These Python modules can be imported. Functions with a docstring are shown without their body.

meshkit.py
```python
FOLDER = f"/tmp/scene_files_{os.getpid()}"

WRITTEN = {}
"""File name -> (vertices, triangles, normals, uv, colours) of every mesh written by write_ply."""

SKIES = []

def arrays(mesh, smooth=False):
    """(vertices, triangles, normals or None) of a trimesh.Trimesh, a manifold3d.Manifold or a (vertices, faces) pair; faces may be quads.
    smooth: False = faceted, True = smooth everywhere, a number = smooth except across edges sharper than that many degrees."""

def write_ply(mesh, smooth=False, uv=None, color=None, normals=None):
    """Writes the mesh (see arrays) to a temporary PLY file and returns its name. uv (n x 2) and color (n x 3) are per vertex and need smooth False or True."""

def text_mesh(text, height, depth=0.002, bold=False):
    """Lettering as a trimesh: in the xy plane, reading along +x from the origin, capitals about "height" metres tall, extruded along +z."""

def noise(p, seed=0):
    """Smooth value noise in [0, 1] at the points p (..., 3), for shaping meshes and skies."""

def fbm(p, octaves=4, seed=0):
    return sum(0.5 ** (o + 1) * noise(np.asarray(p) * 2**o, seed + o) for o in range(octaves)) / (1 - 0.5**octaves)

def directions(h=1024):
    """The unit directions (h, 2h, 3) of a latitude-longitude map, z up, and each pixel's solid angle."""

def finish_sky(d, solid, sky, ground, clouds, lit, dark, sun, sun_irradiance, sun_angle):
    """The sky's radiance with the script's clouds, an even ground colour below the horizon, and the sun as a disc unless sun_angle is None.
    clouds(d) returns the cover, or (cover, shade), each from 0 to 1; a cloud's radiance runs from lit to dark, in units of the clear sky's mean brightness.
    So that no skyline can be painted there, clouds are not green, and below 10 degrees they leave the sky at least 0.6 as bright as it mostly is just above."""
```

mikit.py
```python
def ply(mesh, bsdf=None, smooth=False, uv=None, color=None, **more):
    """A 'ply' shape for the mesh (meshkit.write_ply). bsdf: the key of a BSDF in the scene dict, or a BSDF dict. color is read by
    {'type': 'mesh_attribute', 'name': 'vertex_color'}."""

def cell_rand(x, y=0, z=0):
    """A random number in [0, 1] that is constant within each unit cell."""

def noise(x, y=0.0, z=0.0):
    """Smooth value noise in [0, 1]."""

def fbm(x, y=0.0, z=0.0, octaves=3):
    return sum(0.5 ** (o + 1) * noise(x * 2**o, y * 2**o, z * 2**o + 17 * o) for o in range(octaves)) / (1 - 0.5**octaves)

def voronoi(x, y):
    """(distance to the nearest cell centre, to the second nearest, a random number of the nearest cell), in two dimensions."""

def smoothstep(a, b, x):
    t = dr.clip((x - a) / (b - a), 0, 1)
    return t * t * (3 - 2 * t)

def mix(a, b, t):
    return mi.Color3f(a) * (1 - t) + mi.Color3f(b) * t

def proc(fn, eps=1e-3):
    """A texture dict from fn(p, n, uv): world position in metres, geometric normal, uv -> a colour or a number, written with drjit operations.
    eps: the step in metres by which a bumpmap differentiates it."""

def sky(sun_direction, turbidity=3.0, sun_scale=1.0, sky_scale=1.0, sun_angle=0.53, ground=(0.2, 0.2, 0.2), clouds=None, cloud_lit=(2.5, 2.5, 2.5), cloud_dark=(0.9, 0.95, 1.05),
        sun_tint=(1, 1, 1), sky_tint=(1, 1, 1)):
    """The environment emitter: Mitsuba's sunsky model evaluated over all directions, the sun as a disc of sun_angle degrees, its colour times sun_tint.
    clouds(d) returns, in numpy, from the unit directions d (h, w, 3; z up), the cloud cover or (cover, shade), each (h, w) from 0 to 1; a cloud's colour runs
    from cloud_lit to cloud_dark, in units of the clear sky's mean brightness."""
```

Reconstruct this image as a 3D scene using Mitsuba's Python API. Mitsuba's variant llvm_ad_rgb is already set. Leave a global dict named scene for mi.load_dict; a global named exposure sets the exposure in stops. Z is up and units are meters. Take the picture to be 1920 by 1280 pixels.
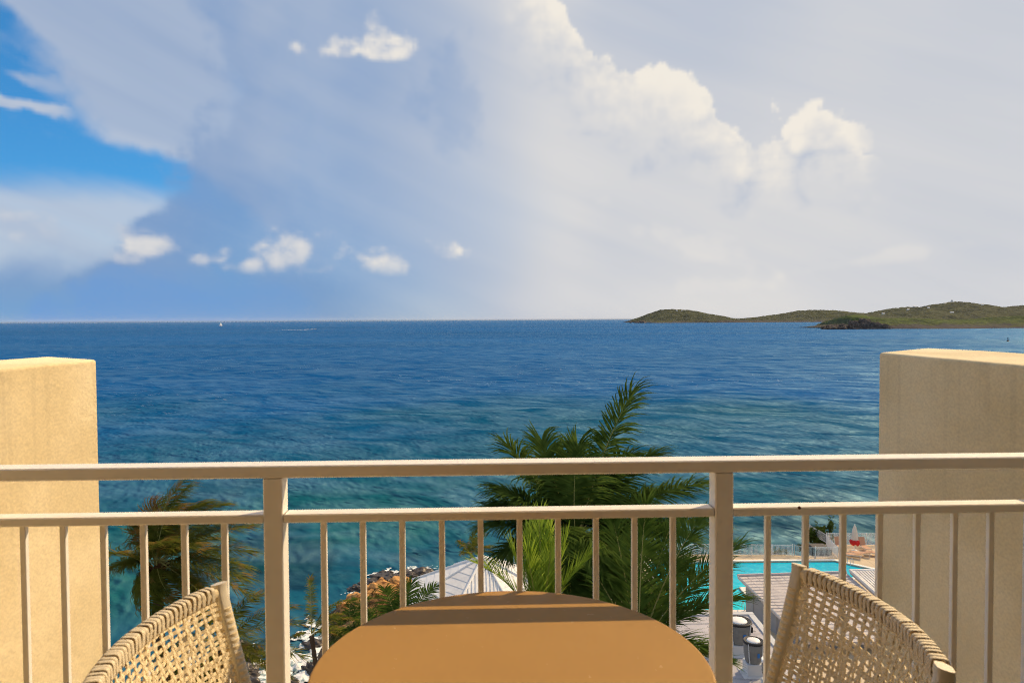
import math, random
import numpy as np
import trimesh, drjit as dr, mitsuba as mi
import manifold3d as m3
import shapely.geometry as sg
import mikit, meshkit
from mikit import proc, noise, fbm, voronoi, cell_rand, smoothstep, mix

scene, labels = {}, {}
T = mi.ScalarTransform4f
PI = math.pi
EYE = 35.0          # camera height above the sea
FLOOR = EYE - 1.43  # balcony floor

# ---------------------------------------------------------------- camera
PITCH, ROLL = math.radians(1.735), 0.0056
fwd = np.array([0, math.cos(PITCH), -math.sin(PITCH)])
up0 = np.cross([1, 0, 0], fwd)
up = math.cos(ROLL) * up0 + math.sin(ROLL) * np.array([1.0, 0, 0])
scene['camera'] = {
    'type': 'thinlens', 'fov': math.degrees(2 * math.atan(960 / 1340)), 'fov_axis': 'x',
    'to_world': T().look_at(origin=[0, 0, EYE], target=[float(fwd[0]), float(fwd[1]), EYE + float(fwd[2])], up=[float(x) for x in up]),
    'aperture_radius': 0.0014, 'focus_distance': 45.0, 'near_clip': 0.05, 'far_clip': 300000.0,
}
exposure = 1.14

# ---------------------------------------------------------------- sky and sun
SUN_AZ, SUN_EL = math.radians(51), math.radians(38.5)
SUN = [math.sin(SUN_AZ) * math.cos(SUN_EL), math.cos(SUN_AZ) * math.cos(SUN_EL), math.sin(SUN_EL)]


def nfbm(x, y, s=1.0, octaves=5, seed=0):
    return meshkit.fbm(np.stack([x * s, y * s, 0 * x + 3.7 * seed], -1), octaves, seed)


def sstep(a, b, x):
    t = np.clip((x - a) / (b - a), 0, 1)
    return t * t * (3 - 2 * t)


def clouds(d):
    az = np.degrees(np.arctan2(d[..., 0], d[..., 1]))
    el = np.degrees(np.arcsin(np.clip(d[..., 2], -1, 1)))
    # billow: sharp rounded detail, wisp: stretched detail
    wx, wy = nfbm(az, el, 0.22, 4, 1) - .5, nfbm(az, el, 0.22, 4, 2) - .5
    bil = nfbm(az + 3 * wx, el + 3 * wy, 0.42, 6, 3)
    fine = nfbm(az, el, 1.3, 4, 4)
    wisp = nfbm(az * .5 + el * 0.9, el * 1.6 + az * .55, 0.22, 5, 5)
    low = nfbm(az, el, 0.06, 3, 6)
    def billow(x, y, s, o, seed):
        return sum(.5 ** (k + 1) * np.abs(2 * meshkit.noise(np.stack([x * s * 2 ** k, y * s * 2 ** k, 0 * x + 1.3 * k], -1), seed + k) - 1) for k in range(o))

    puff = billow(az + 2 * wx, el + 2 * wy, .30, 5, 20)         # cauliflower lumps, 0.2 to 0.7
    j = (bil - .5) * 4.5 + (fine - .5) * 1.0 + (puff - .36) * 5.5 + (billow(az, el, 1.1, 4, 33) - .36) * 1.6      # degrees of raggedness

    lump = np.clip(.5 + (billow(az + 1.2 * wx, el * 1.3 + wy, .55, 5, 30) - .36) * 1.6 + (fine - .5) * 1.1, 0, 1)

    def blob(a, e, ra, re, tilt=0.0, soft=.55, jag=1.0):
        c, s = math.cos(math.radians(tilt)), math.sin(math.radians(tilt))
        x, y = az - a, el - e
        r = np.sqrt(((x * c + y * s) / ra) ** 2 + ((-x * s + y * c) / re) ** 2)
        return sstep(1 + soft, 1 - soft, r + jag * (bil - .5) * 1.9 + jag * (fine - .5) * .9 + jag * (.36 - puff) * 1.6)

    # --- the great bright veil of cloud, thin at upper left where blue shows
    edge = np.interp(el, [0, 3, 4.5, 6, 8, 11, 13.5, 17.5, 21, 30], [-34, -32, -30, -28.8, -26.8, -25, -22.8, -21.6, -24, -30])
    wall = sstep(-.8, 1.6, az - edge + j * .7)               # dark cloud bank
    veil = .80 + .25 * (low - .5)
    right = sstep(-20, 9, az + 6 * (low - .5) + .3 * (el - 11))
    # grey-blue at the left, warm pale grey to the right, brighter nearer the sun
    shade_v = .91 - .15 * sstep(-26, -14, az) - .10 * sstep(9, 13, el) * sstep(-10, -18, az) - .35 * right - .07 * sstep(4, 16, az) * sstep(20, 7, el) + .26 * (low - .5)
    shade_v += .10 * sstep(13, 21, el) * sstep(2, 8, az) * sstep(26, 12, az)         # bluer gap above the tower
    shade_v += .08 * sstep(12, 21, el) * sstep(-16, -10, az) * sstep(2, -6, az) - .06 * sstep(4, 1, el) * sstep(-20, -5, az)
    shade_v += (wisp - .5) * .16 + (bil - .5) * .16 * sstep(-32, -18, az) * sstep(-4, -20, az)
    shade_v += .10 * blob(-4.5, 17.5, 2.3, 4, 0, .5, .9)
    cov = wall * np.clip(veil + .3 * right, 0, 1)
    sh = shade_v

    def over(c, s, cov, sh):       # a nearer cloud of cover c and shade s
        out = c + cov * (1 - c)
        return out, np.where(out > 1e-4, (c * s + cov * (1 - c) * sh) / np.maximum(out, 1e-4), s)

    # --- cirrus at upper left: one broad band, two thin ones, a thin sheet below the gap
    x, y = az + 35.5, el
    k = (wisp - .5) * 3.4 + (fine - .5) * .5
    kk = k * .22 + (fine - .5) * .5
    m1 = sstep(-.5, 1.0, y - (19.9 - .78 * x) + kk * 2)
    m2 = sstep(-.35, .7, y - np.interp(x, [0, 3, 5.9, 10.7, 14], [13.7, 13.3, 12.2, 11.3, 11]) + kk) * sstep(2.6, 6.0, x + kk * 3 + .5 * (y - 14))
    b1 = np.maximum(m1, m2) * sstep(22, 13, x + kk * 2)
    b2 = sstep(1.0, .2, np.abs(y - (14.0 - .05 * x) + kk) / (.32 + .12 * np.maximum(x, 0))) * sstep(5.5, 3, x)
    b3 = sstep(1.1, .1, np.abs(y - (15.75 - .06 * x) + kk * 1.3) / (.25 + .22 * np.maximum(x, 0))) * sstep(6, 3.5, x) * sstep(.2, 1.5, x)
    lowlit = sstep(1.6, .1, y - np.interp(x, [0, 3, 5.9, 10.7, 14], [13.7, 13.3, 12.2, 11.3, 11])) * m2
    sheet = sstep(10.2, 7.6, el + k * .6) * sstep(-20, -27, az) * sstep(0, 6, el + 2)
    back = np.maximum.reduce([b1 * (.62 + .45 * wisp), b2 * .8, b3 * .65, sheet * (.55 + .45 * wisp), .42 * sstep(.50, .74, wisp + .25 * (fine - .5)) * sstep(-14, -24, az)])
    back = np.where(az > 0, 0, back)
    cov2, sh2 = over(cov, sh, back, .60 - .12 * b2 - .14 * lowlit + .45 * (wisp - .5) - .16 * sheet)
    cov, sh = cov2, sh2

    # --- cumulus tower from the top centre down to the right
    top = np.interp(az, [-6, -1.5, 0, 4, 6, 9, 12, 15, 18, 21, 23, 25, 26.2, 27.5], [30, 27, 26, 24.2, 21.6, 19.8, 19.0, 17.3, 14.2, 14.6, 16.0, 14.4, 12.6, 11])
    t = top - el + j * .75
    tower = sstep(-.1, .5, t) * sstep(-3.6, 3.0, az + j * .7 - .25 * (el - 20)) * sstep(28.2, 24.5, az + j * .5 - .25 * (el - 12))
    core = tower * sstep(8.5, 1.5, t)
    tsh = -.02 + .30 * sstep(.6, 6.5, t) + .40 * (.52 - nfbm(az + 2 * wx, el + .9, .42, 5, 3)) + .22 * (.5 - bil) + .9 * (.36 - puff) + .22 * (.5 - lump) - .12 * sstep(1.4, .2, t)
    cov, sh = over(core * .95, np.clip(tsh, 0, .6), cov, sh)
    # rain shaft, lighter than the air round it
    shaft = np.exp(-((az - 2.4 + .10 * (el - 8) + 6 * (low - .5) + 2.5 * (wisp - .5)) / 3.8) ** 2) * sstep(21, 13, el) * sstep(0, 4, el + 2)
    sh = sh - .11 * shaft * (1 - core)
    sh = sh - .08 * blob(14, 5.6, 5, .9, -22) - .08 * blob(27, 4.2, 5, .5, 8) - .06 * blob(17, 2.6, 4, .7)
    # --- small white clouds
    for a, e, ra, re, tl, o, s in ((-12.2, 20.0, 2.6, .7, 2, .9, .08), (-9.4, 20.5, 1.9, 1.0, 12, .95, .05), (-10.3, 21.6, 1.3, .8, -35, .75, .1), (-13.9, 19.8, 1.0, .45, 0, .6, .2),
                                   (-26.6, 5.1, 2.2, .8, 12, .8, .34), (-23.2, 4.5, 1.4, .5, 22, .7, .36), (-17.8, 4.6, 2.6, .9, 32, .8, .28),
                                   (-14.9, 3.8, .9, .4, 10, .6, .28), (-11.6, 4.9, 1.7, .9, 15, .75, .18), (-9.2, 4.2, 2.4, .8, 0, .55, .2), (-5.0, 5.1, 1.8, .7, 8, .9, .10),
                                   (-28.6, 4.4, 1.0, .6, 0, .6, .3), (-33.5, 5.6, 2.5, .9, 0, .45, .42), (-20.5, 3.9, 1.6, .4, 0, .4, .34)):
        b_ = blob(a, e, ra * 1.15, re * 1.2, tl, .8, 1.5)
        c_ = sstep(.10, 1.05, b_ * (.42 + 1.0 * lump) * sstep(-1.5, .1, (el - e) / re))
        cov, sh = over(o * c_, s + .10 * (1 - b_) + .42 * (.5 - lump) + .26 * sstep(-.2, 1.0, (e - el) / re), cov, sh)
    # darker blue bank low at the left
    cov, sh = over(.70 * sstep(5.2, 1.8, el + j * .3) * sstep(-6, -20, az), 1.0, cov, sh)
    # behind and overhead: unseen broken cloud, cover raised to add paler, warmer fill light
    rest = sstep(50, 75, np.abs(az)) + sstep(28, 40, el)
    rest = np.clip(rest, 0, 1)
    g = sstep(.36, .52, nfbm(d[..., 0] / (d[..., 2] + .25), d[..., 1] / (d[..., 2] + .25), 1.4, 5, 8)) * .9
    cov = cov * (1 - rest) + g * rest
    sh = sh * (1 - rest) + (.12 + .3 * (.9 - g)) * rest
    return np.clip(cov, 0, 1), np.clip(sh, 0, 1)


LIT, DARK = (3.45, 3.22, 2.86), (.44, 1.03, 2.10)
scene['sky'] = mikit.sky(SUN, turbidity=3, clouds=clouds, cloud_lit=LIT, cloud_dark=DARK, sky_scale=1.5, sky_tint=(.34, .95, 1.25), sun_tint=(1.0, .89, .70), sun_scale=1.48,
                         ground=(.012, .06, .13))

HAZE = 0.6e-5
FAR_PROFILE = [(1219, 6), (1240, 14), (1351, 77), (1484, 124), (1643, 129), (1749, 118), (1960, 74), (2040, 42), (2146, 25), (2252, 22), (2437, 39), (2649, 70), (2861, 106), (3020, 116), (3285, 98), (3497, 66), (3603, 75), (3868, 137), (4027, 126), (4186, 157), (4345, 177), (4557, 160), (4795, 120), (4875, 127), (5087, 152), (5510, 160), (6570, 101), (6600, 4)]
NEAR_PROFILE = [(1079, 3), (1133, 13), (1144, 31), (1157, 40), (1184, 44), (1221, 38), (1259, 29), (1296, 30), (1370, 32), (1481, 26), (1555, 25), (1647, 30), (1740, 37), (1888, 42), (2295, 58), (2300, 4)]
HOUSES = [(1560, .34, 16, 8, 'white house high on the leftmost far hill'), (1618, .36, 14, 7, 'second white house on the leftmost far hill, right of the first'), (3560, .40, 24, 8, 'low white house on the slope between the two far hills'),
          (3765, .38, 22, 9, 'left one of the pair of white houses under the small far summit'), (3868, .42, 20, 8, 'upper white house near the crest of the small far summit'), (3940, .36, 22, 9, 'right one of the white houses under the small far summit'),
          (4010, .22, 30, 11, 'large white house lowest down above the near headland'), (4229, .48, 20, 9, 'white house just under the highest far summit'), (4470, .36, 22, 8, 'white house on the right shoulder of the highest far hill'), (4345, .535, 12, 16, 'small square tower on the highest far summit')]

# ---------------------------------------------------------------- helpers
def key_of(name):
    """The next free key for this name."""
    if name not in scene and name not in labels and not any(k.startswith(name + '__') for k in scene):
        return name
    n = 1
    while True:
        k = f'{name}_{n:03d}'
        if k not in scene and k not in labels and not any(q.startswith(k + '__') for q in scene):
            return k
        n += 1


COUNT = {}


def obj(name, mesh, mat, parent=None, smooth=False, **more):
    full = name if parent is None else parent + '__' + name
    n = COUNT.get(full, 0)
    COUNT[full] = n + 1
    key = full if n == 0 else f'{full}_{n:03d}'
    scene[key] = mikit.ply(mesh, mat, smooth, **more)
    return key


def thing(name, label, cat, group=None):
    n = COUNT.get(name, 0)
    COUNT[name] = n + 1
    key = name if n == 0 else f'{name}_{n:03d}'
    labels[key] = {'label': label, 'category': cat}
    if group:
        labels[key]['group'] = group
    return key


def tag(key, label, cat=None, group=None, kind=None):
    labels[key] = {'label': label}
    if cat:
        labels[key]['category'] = cat
    if group:
        labels[key]['group'] = group
    if kind:
        labels[key]['kind'] = kind
    return key


def tri(m):
    mm = m.to_mesh()
    return trimesh.Trimesh(np.array(mm.vert_properties[:, :3], float), np.array(mm.tri_verts, int), process=False)


def box(x0, x1, y0, y1, z0, z1, bev=0.0):
    """A box, its edges chamfered by bev."""
    if bev <= 0:
        m = trimesh.creation.box([x1 - x0, y1 - y0, z1 - z0])
        m.apply_translation([(x0 + x1) / 2, (y0 + y1) / 2, (z0 + z1) / 2])
        return m
    pts = []
    for sx in (0, 1):
        for sy in (0, 1):
            for sz in (0, 1):
                c = [(x0, x1)[sx], (y0, y1)[sy], (z0, z1)[sz]]
                s = [1 - 2 * sx, 1 - 2 * sy, 1 - 2 * sz]
                for k in range(3):
                    pts.append([c[i] + (0 if i == k else s[i] * bev) for i in range(3)])
    return tri(m3.Manifold.hull_points(np.array(pts)))


def cat(ms):
    return trimesh.util.concatenate(ms)


def xf(mesh, rz=0.0, loc=(0, 0, 0)):
    m = mesh.copy()
    c, s = math.cos(rz), math.sin(rz)
    m.apply_transform([[c, -s, 0, loc[0]], [s, c, 0, loc[1]], [0, 0, 1, loc[2]], [0, 0, 0, 1]])
    return m


def lathe(prof, n=32):
    return trimesh.creation.revolve(np.array(prof, float), sections=n)


def tube(p, r, sides=8, caps=True):
    """A tube along the points p with radii r, its ends closed."""
    p = np.asarray(p, float)
    r = np.broadcast_to(np.asarray(r, float), (len(p),))
    t = np.gradient(p, axis=0)
    t /= np.linalg.norm(t, axis=1, keepdims=True) + 1e-12
    ref = np.where(np.abs(t[:, 2:]) < .9, [0, 0, 1.0], [1.0, 0, 0])
    a = np.cross(t, ref)
    a /= np.linalg.norm(a, axis=1, keepdims=True) + 1e-12
    b = np.cross(t, a)
    ang = np.arange(sides) * 2 * PI / sides
    v = (p[:, None] + r[:, None, None] * (np.cos(ang)[None, :, None] * a[:, None] + np.sin(ang)[None, :, None] * b[:, None])).reshape(-1, 3)
    i, j = np.meshgrid(np.arange(len(p) - 1), np.arange(sides), indexing='ij')
    q = np.stack([i * sides + j, (i + 1) * sides + j, (i + 1) * sides + (j + 1) % sides, i * sides + (j + 1) % sides], -1).reshape(-1, 4)
    f = np.vstack([q[:, [0, 1, 2]], q[:, [0, 2, 3]]])
    if caps:
        n = len(v)
        v = np.vstack([v, p[:1], p[-1:]])
        k = np.arange(sides)
        e = (len(p) - 1) * sides
        f = np.vstack([f, np.stack([k * 0 + n, k, (k + 1) % sides], 1), np.stack([k * 0 + n + 1, e + (k + 1) % sides, e + k], 1)])
    return trimesh.Trimesh(v, f, process=False)


def sheet(xs, ys, zf):
    """A grid sheet z = zf(x, y)."""
    X, Y = np.meshgrid(xs, ys)
    Z = zf(X, Y)
    n, m = X.shape
    i, j = np.meshgrid(np.arange(n - 1), np.arange(m - 1), indexing='ij')
    a = i * m + j
    q = np.stack([a, a + 1, a + m + 1, a + m], -1).reshape(-1, 4)
    return trimesh.Trimesh(np.stack([X, Y, Z], -1).reshape(-1, 3), np.vstack([q[:, [0, 1, 2]], q[:, [0, 2, 3]]]), process=False)


def ribbons(P, S, N, w, th):
    """A flat strip along P (n,3), side vectors S, normals N, half width w, half thickness th: a closed box sweep."""
    P, S, N = (np.asarray(a, float) for a in (P, S, N))
    w = np.broadcast_to(w, (len(P),))[:, None]
    v = np.stack([P - S * w - N * th, P + S * w - N * th, P + S * w + N * th, P - S * w + N * th], 1).reshape(-1, 3)
    n = len(P)
    i, j = np.meshgrid(np.arange(n - 1), np.arange(4), indexing='ij')
    q = np.stack([i * 4 + j, i * 4 + (j + 1) % 4, (i + 1) * 4 + (j + 1) % 4, (i + 1) * 4 + j], -1).reshape(-1, 4)
    e = 4 * (n - 1)
    f = np.vstack([q[:, [0, 1, 2]], q[:, [0, 2, 3]], [[0, 2, 1], [0, 3, 2], [e, e + 1, e + 2], [e, e + 2, e + 3]]])
    return trimesh.Trimesh(v, f, process=False)


# ---------------------------------------------------------------- materials
def mat(name, d):
    scene[name] = d
    return name


def rgb(*c):
    return {'type': 'rgb', 'value': list(c)}


def plain(name, color, rough=.5, spec=.4, two=True, bump=None, **more):
    d = {'type': 'principled', 'base_color': color if isinstance(color, dict) else rgb(*color), 'roughness': rough, 'specular': spec, **more}
    if bump:
        d = {'type': 'bumpmap', 'arbitrary': bump[0], 'scale': bump[1], 'bsdf': d}
    return mat(name, {'type': 'twosided', 'bsdf': d} if two else d)


def stucco(tint):
    def fn(p, n, uv):
        grain = fbm(p.x * 130, p.y * 130, p.z * 130, 2)
        blotch = fbm(p.x * 3 + 5, p.y * 3, p.z * 3, 4)
        run = fbm(p.x * 38, p.y * 38, p.z * .6, 3)                     # rain streaks
        drop = smoothstep(1.05, 0.0, 34.85 - p.z)
        up_ = smoothstep(.5, .9, n.z)
        c = mix((.67 * tint[0], .55 * tint[1], .33 * tint[2]), (.77 * tint[0], .65 * tint[1], .42 * tint[2]), smoothstep(.3, .7, blotch))
        stain = smoothstep(.50, .72, run) * (.18 + .6 * drop) * (1 - up_)
        patch = smoothstep(.56, .70, fbm(p.x * 4.5, p.y * 4.5 + 9, p.z * 2.2, 3)) * smoothstep(.7, 0, 34.85 - p.z) * (1 - up_)
        c = c * (1 - .09 * stain) * (1 - .12 * patch)
        return c * (.88 + .24 * grain)
    return fn


def stucco_relief(p, n, uv):
    return fbm(p.x * 75, p.y * 75, p.z * 75, 3) + .6 * noise(p.x * 26, p.y * 26, p.z * 26) + 1.6 * fbm(p.x * 7, p.y * 7, p.z * 9, 2)


plain('m_stucco', proc(stucco((1, 1, 1))), .9, .2, bump=(proc(stucco_relief, 2e-3), .0022))
plain('m_ceiling', (.62, .56, .46), .9, .2)
plain('m_floor', (.36, .29, .21), .8, .3)


def rail_paint(p, n, uv):
    g = fbm(p.x * 6, p.y * 40, p.z * 40, 3)
    speck = smoothstep(.80, .86, noise(p.x * 160, p.y * 160, p.z * 160))
    return mix((.78, .765, .73), (.83, .815, .78), g)


plain('m_rail', proc(rail_paint), .42, .45)
plain('m_rust', (.10, .035, .015), .8, .2)


def table_paint(p, n, uv):
    g = fbm(p.x * 5, p.y * 5, p.z * 5, 4)
    speck = smoothstep(.90, .93, noise(p.x * 75, p.y * 75, p.z * 75))
    worn = fbm(p.x * 1.7 + 2, p.y * 1.7, 0, 4)
    c = mix((.35, .193, .047), (.39, .222, .056), g) * (.90 + .20 * worn)
    return mix(c, (.5, .36, .2), speck * .5)


plain('m_table', proc(table_paint), .55, .35, bump=(proc(lambda p, n, uv: noise(p.x * 500, p.y * 500, p.z * 500), 1e-3), .0004))


def cane(p, n, uv):
    g = fbm(p.x * 60, p.y * 60, p.z * 60, 3)
    f = noise(p.x * 700, p.y * 90, p.z * 700)
    return mix((.70, .58, .36), (.83, .73, .51), g) * (.85 + .3 * f)


plain('m_cane', proc(cane), .6, .3)


def wrapc(p, n, uv):
    g = fbm(p.x * 40, p.y * 40, p.z * 40, 3)
    return mix((.60, .52, .37), (.72, .65, .50), g)


plain('m_wrap', proc(wrapc), .55, .35)
plain('m_frame', (.66, .62, .52), .4, .45)
plain('m_glass', (.03, .045, .05), .05, .6)
plain('m_darkmetal', (.05, .05, .05), .5, .5)


# ---- sea
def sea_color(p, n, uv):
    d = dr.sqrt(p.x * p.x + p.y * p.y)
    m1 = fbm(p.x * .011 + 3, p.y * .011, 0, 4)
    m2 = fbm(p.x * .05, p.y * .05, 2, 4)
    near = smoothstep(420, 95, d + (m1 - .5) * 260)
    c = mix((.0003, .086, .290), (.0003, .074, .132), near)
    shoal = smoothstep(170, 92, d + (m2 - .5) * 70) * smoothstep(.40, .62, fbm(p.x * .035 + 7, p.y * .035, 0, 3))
    c = mix(c, (.002, .095, .085), shoal * .9)
    reef = smoothstep(.56, .68, m2) * smoothstep(210, 110, d)
    c = c * (1 - .45 * reef)
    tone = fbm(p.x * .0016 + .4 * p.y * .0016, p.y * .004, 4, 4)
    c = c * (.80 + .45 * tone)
    # breaking crests
    q = p.x * .82 + p.y * .57
    r = -p.x * .57 + p.y * .82
    cap = smoothstep(.90, .93, noise(q * .30, r * .75, 1)) * smoothstep(.55, .7, noise(q * .02, r * .02, 5)) * smoothstep(.45, .6, noise(q * 1.9, r * 1.9, 3))
    return mix(c, (.62, .68, .70), cap * .45 * smoothstep(160, 420, d) * smoothstep(6000, 2500, d))


def sea_relief(p, n, uv):
    wx = fbm(p.x * .06, p.y * .06, 0, 2) * 5
    q = p.x * .50 + p.y * .866 + wx      # across the swell
    r = p.x * .866 - p.y * .50
    swell = noise(q * .085, r * .022, 1) * .9
    chop = noise(q * .24, r * .08, 2) * .75 + noise(q * .55 + 9, r * .20, 3) * .62 + noise(q * 1.0 + .5 * r, r * .5 + 4, 6) * .34
    small = noise(q * 1.5, r * .8, 4) * .085 + noise(q * 3.3 + r, r * 2.4, 5) * .034
    return (swell + chop + small) * smoothstep(12000, 2500, dr.sqrt(p.x * p.x + p.y * p.y))


def sea_gloss(p, n, uv):
    """Wind lanes and slicks: how much of the surface mirrors the sky."""
    q = p.x * .50 + p.y * .866
    r = p.x * .866 - p.y * .50
    lane = fbm(q * .012, r * .003, 3, 4)
    fine_ = fbm(q * .20 + fbm(p.x * .05, p.y * .05, 0, 2) * 4, r * .075, 5, 4)
    return .02 + .20 * smoothstep(.18, .82, .20 * lane + .80 * fine_)


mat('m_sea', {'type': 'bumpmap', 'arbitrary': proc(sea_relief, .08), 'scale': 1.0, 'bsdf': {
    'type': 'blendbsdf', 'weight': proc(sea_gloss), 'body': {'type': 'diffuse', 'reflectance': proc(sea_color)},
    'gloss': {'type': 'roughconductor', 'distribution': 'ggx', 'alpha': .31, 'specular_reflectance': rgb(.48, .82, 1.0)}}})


def foam_c(p, n, uv):
    g = fbm(p.x * 2.2, p.y * 2.2, p.z * 2.2, 4)
    return mix((.16, .26, .28), (.80, .82, .82), smoothstep(.32, .58, g))


plain('m_foam', proc(foam_c), .9, .2)


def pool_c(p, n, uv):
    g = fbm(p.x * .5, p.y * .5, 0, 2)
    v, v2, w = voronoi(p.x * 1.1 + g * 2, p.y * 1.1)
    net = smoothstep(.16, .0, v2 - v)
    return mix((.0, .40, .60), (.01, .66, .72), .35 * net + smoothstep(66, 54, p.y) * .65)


plain('m_pool', proc(pool_c), .10, .18, bump=(proc(lambda p, n, uv: noise(p.x * 2.2, p.y * 2.2, 0) * .05 + noise(p.x * 5, p.y * 5, 1) * .02, .02), 1.0))


def deck_c(p, n, uv):
    g = fbm(p.x * .7, p.y * .7, 0, 4)
    joint = dr.maximum(smoothstep(.46, .49, dr.abs(p.x / 1.5 - dr.floor(p.x / 1.5) - .5)), smoothstep(.46, .49, dr.abs(p.y / 1.5 - dr.floor(p.y / 1.5) - .5)))
    return mix((.50, .40, .27), (.60, .49, .34), g) * (1 - .22 * joint)


plain('m_deck', proc(deck_c), .85, .2)
plain('m_coping', (.72, .70, .66), .7, .3)
plain('m_white', (.74, .74, .73), .5, .4)
plain('m_offwhite', (.66, .64, .60), .6, .3)


def roof_white(p, n, uv):
    g = fbm(p.x * 1.7, p.y * 1.7, p.z * 3, 4)
    return mix((.66, .66, .66), (.76, .75, .73), smoothstep(.3, .7, g))


plain('m_roofwhite', proc(roof_white), .55, .4)


def roof_grey(p, n, uv):
    g = fbm(p.x * 1.1, p.y * 1.1, p.z * 2, 4)
    k = cell_rand(dr.floor(p.x * 2.2), dr.floor(p.y * 3), 1)
    return mix((.42, .385, .385), (.54, .50, .49), .6 * g + .4 * k)


plain('m_roofgrey', proc(roof_grey), .65, .35)
plain('m_roofred', (.30, .21, .19), .75, .3)
plain('m_wallgrey', proc(lambda p, n, uv: mix((.27, .28, .30), (.33, .34, .36), fbm(p.x * 1.5, p.y * 1.5, p.z * 4, 3))), .8, .3)


def flat_c(p, n, uv):
    g = fbm(p.x * .9, p.y * .9, 0, 4)
    pud = smoothstep(.55, .7, fbm(p.x * .35 + 3, p.y * .5, 2, 4))
    fleck = smoothstep(.80, .86, noise(p.x * 5, p.y * 9, 3))
    return mix((.34, .33, .36), (.50, .48, .50), g) * (1 - .28 * pud) * (1 - .5 * fleck)


plain('m_flatroof', proc(flat_c), .75, .3)
plain('m_drum', proc(lambda p, n, uv: mix((.12, .125, .125), (.19, .19, .18), fbm(p.x * 3, p.y * 3, p.z * 6, 3))), .45, .5)
plain('m_black', (.015, .015, .017), .5, .4)
plain('m_galv', (.48, .49, .50), .4, .6)
plain('m_blue', (.03, .16, .45), .5, .4)
plain('m_red', (.55, .02, .02), .6, .3)
plain('m_sling', (.50, .30, .19), .7, .2)
mat('m_canvas', {'type': 'principledthin', 'base_color': rgb(.74, .72, .68), 'roughness': .7, 'diff_trans': .7})
mat('m_sail', {'type': 'principledthin', 'base_color': rgb(.85, .85, .83), 'roughness': .6, 'diff_trans': 1.1})


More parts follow.
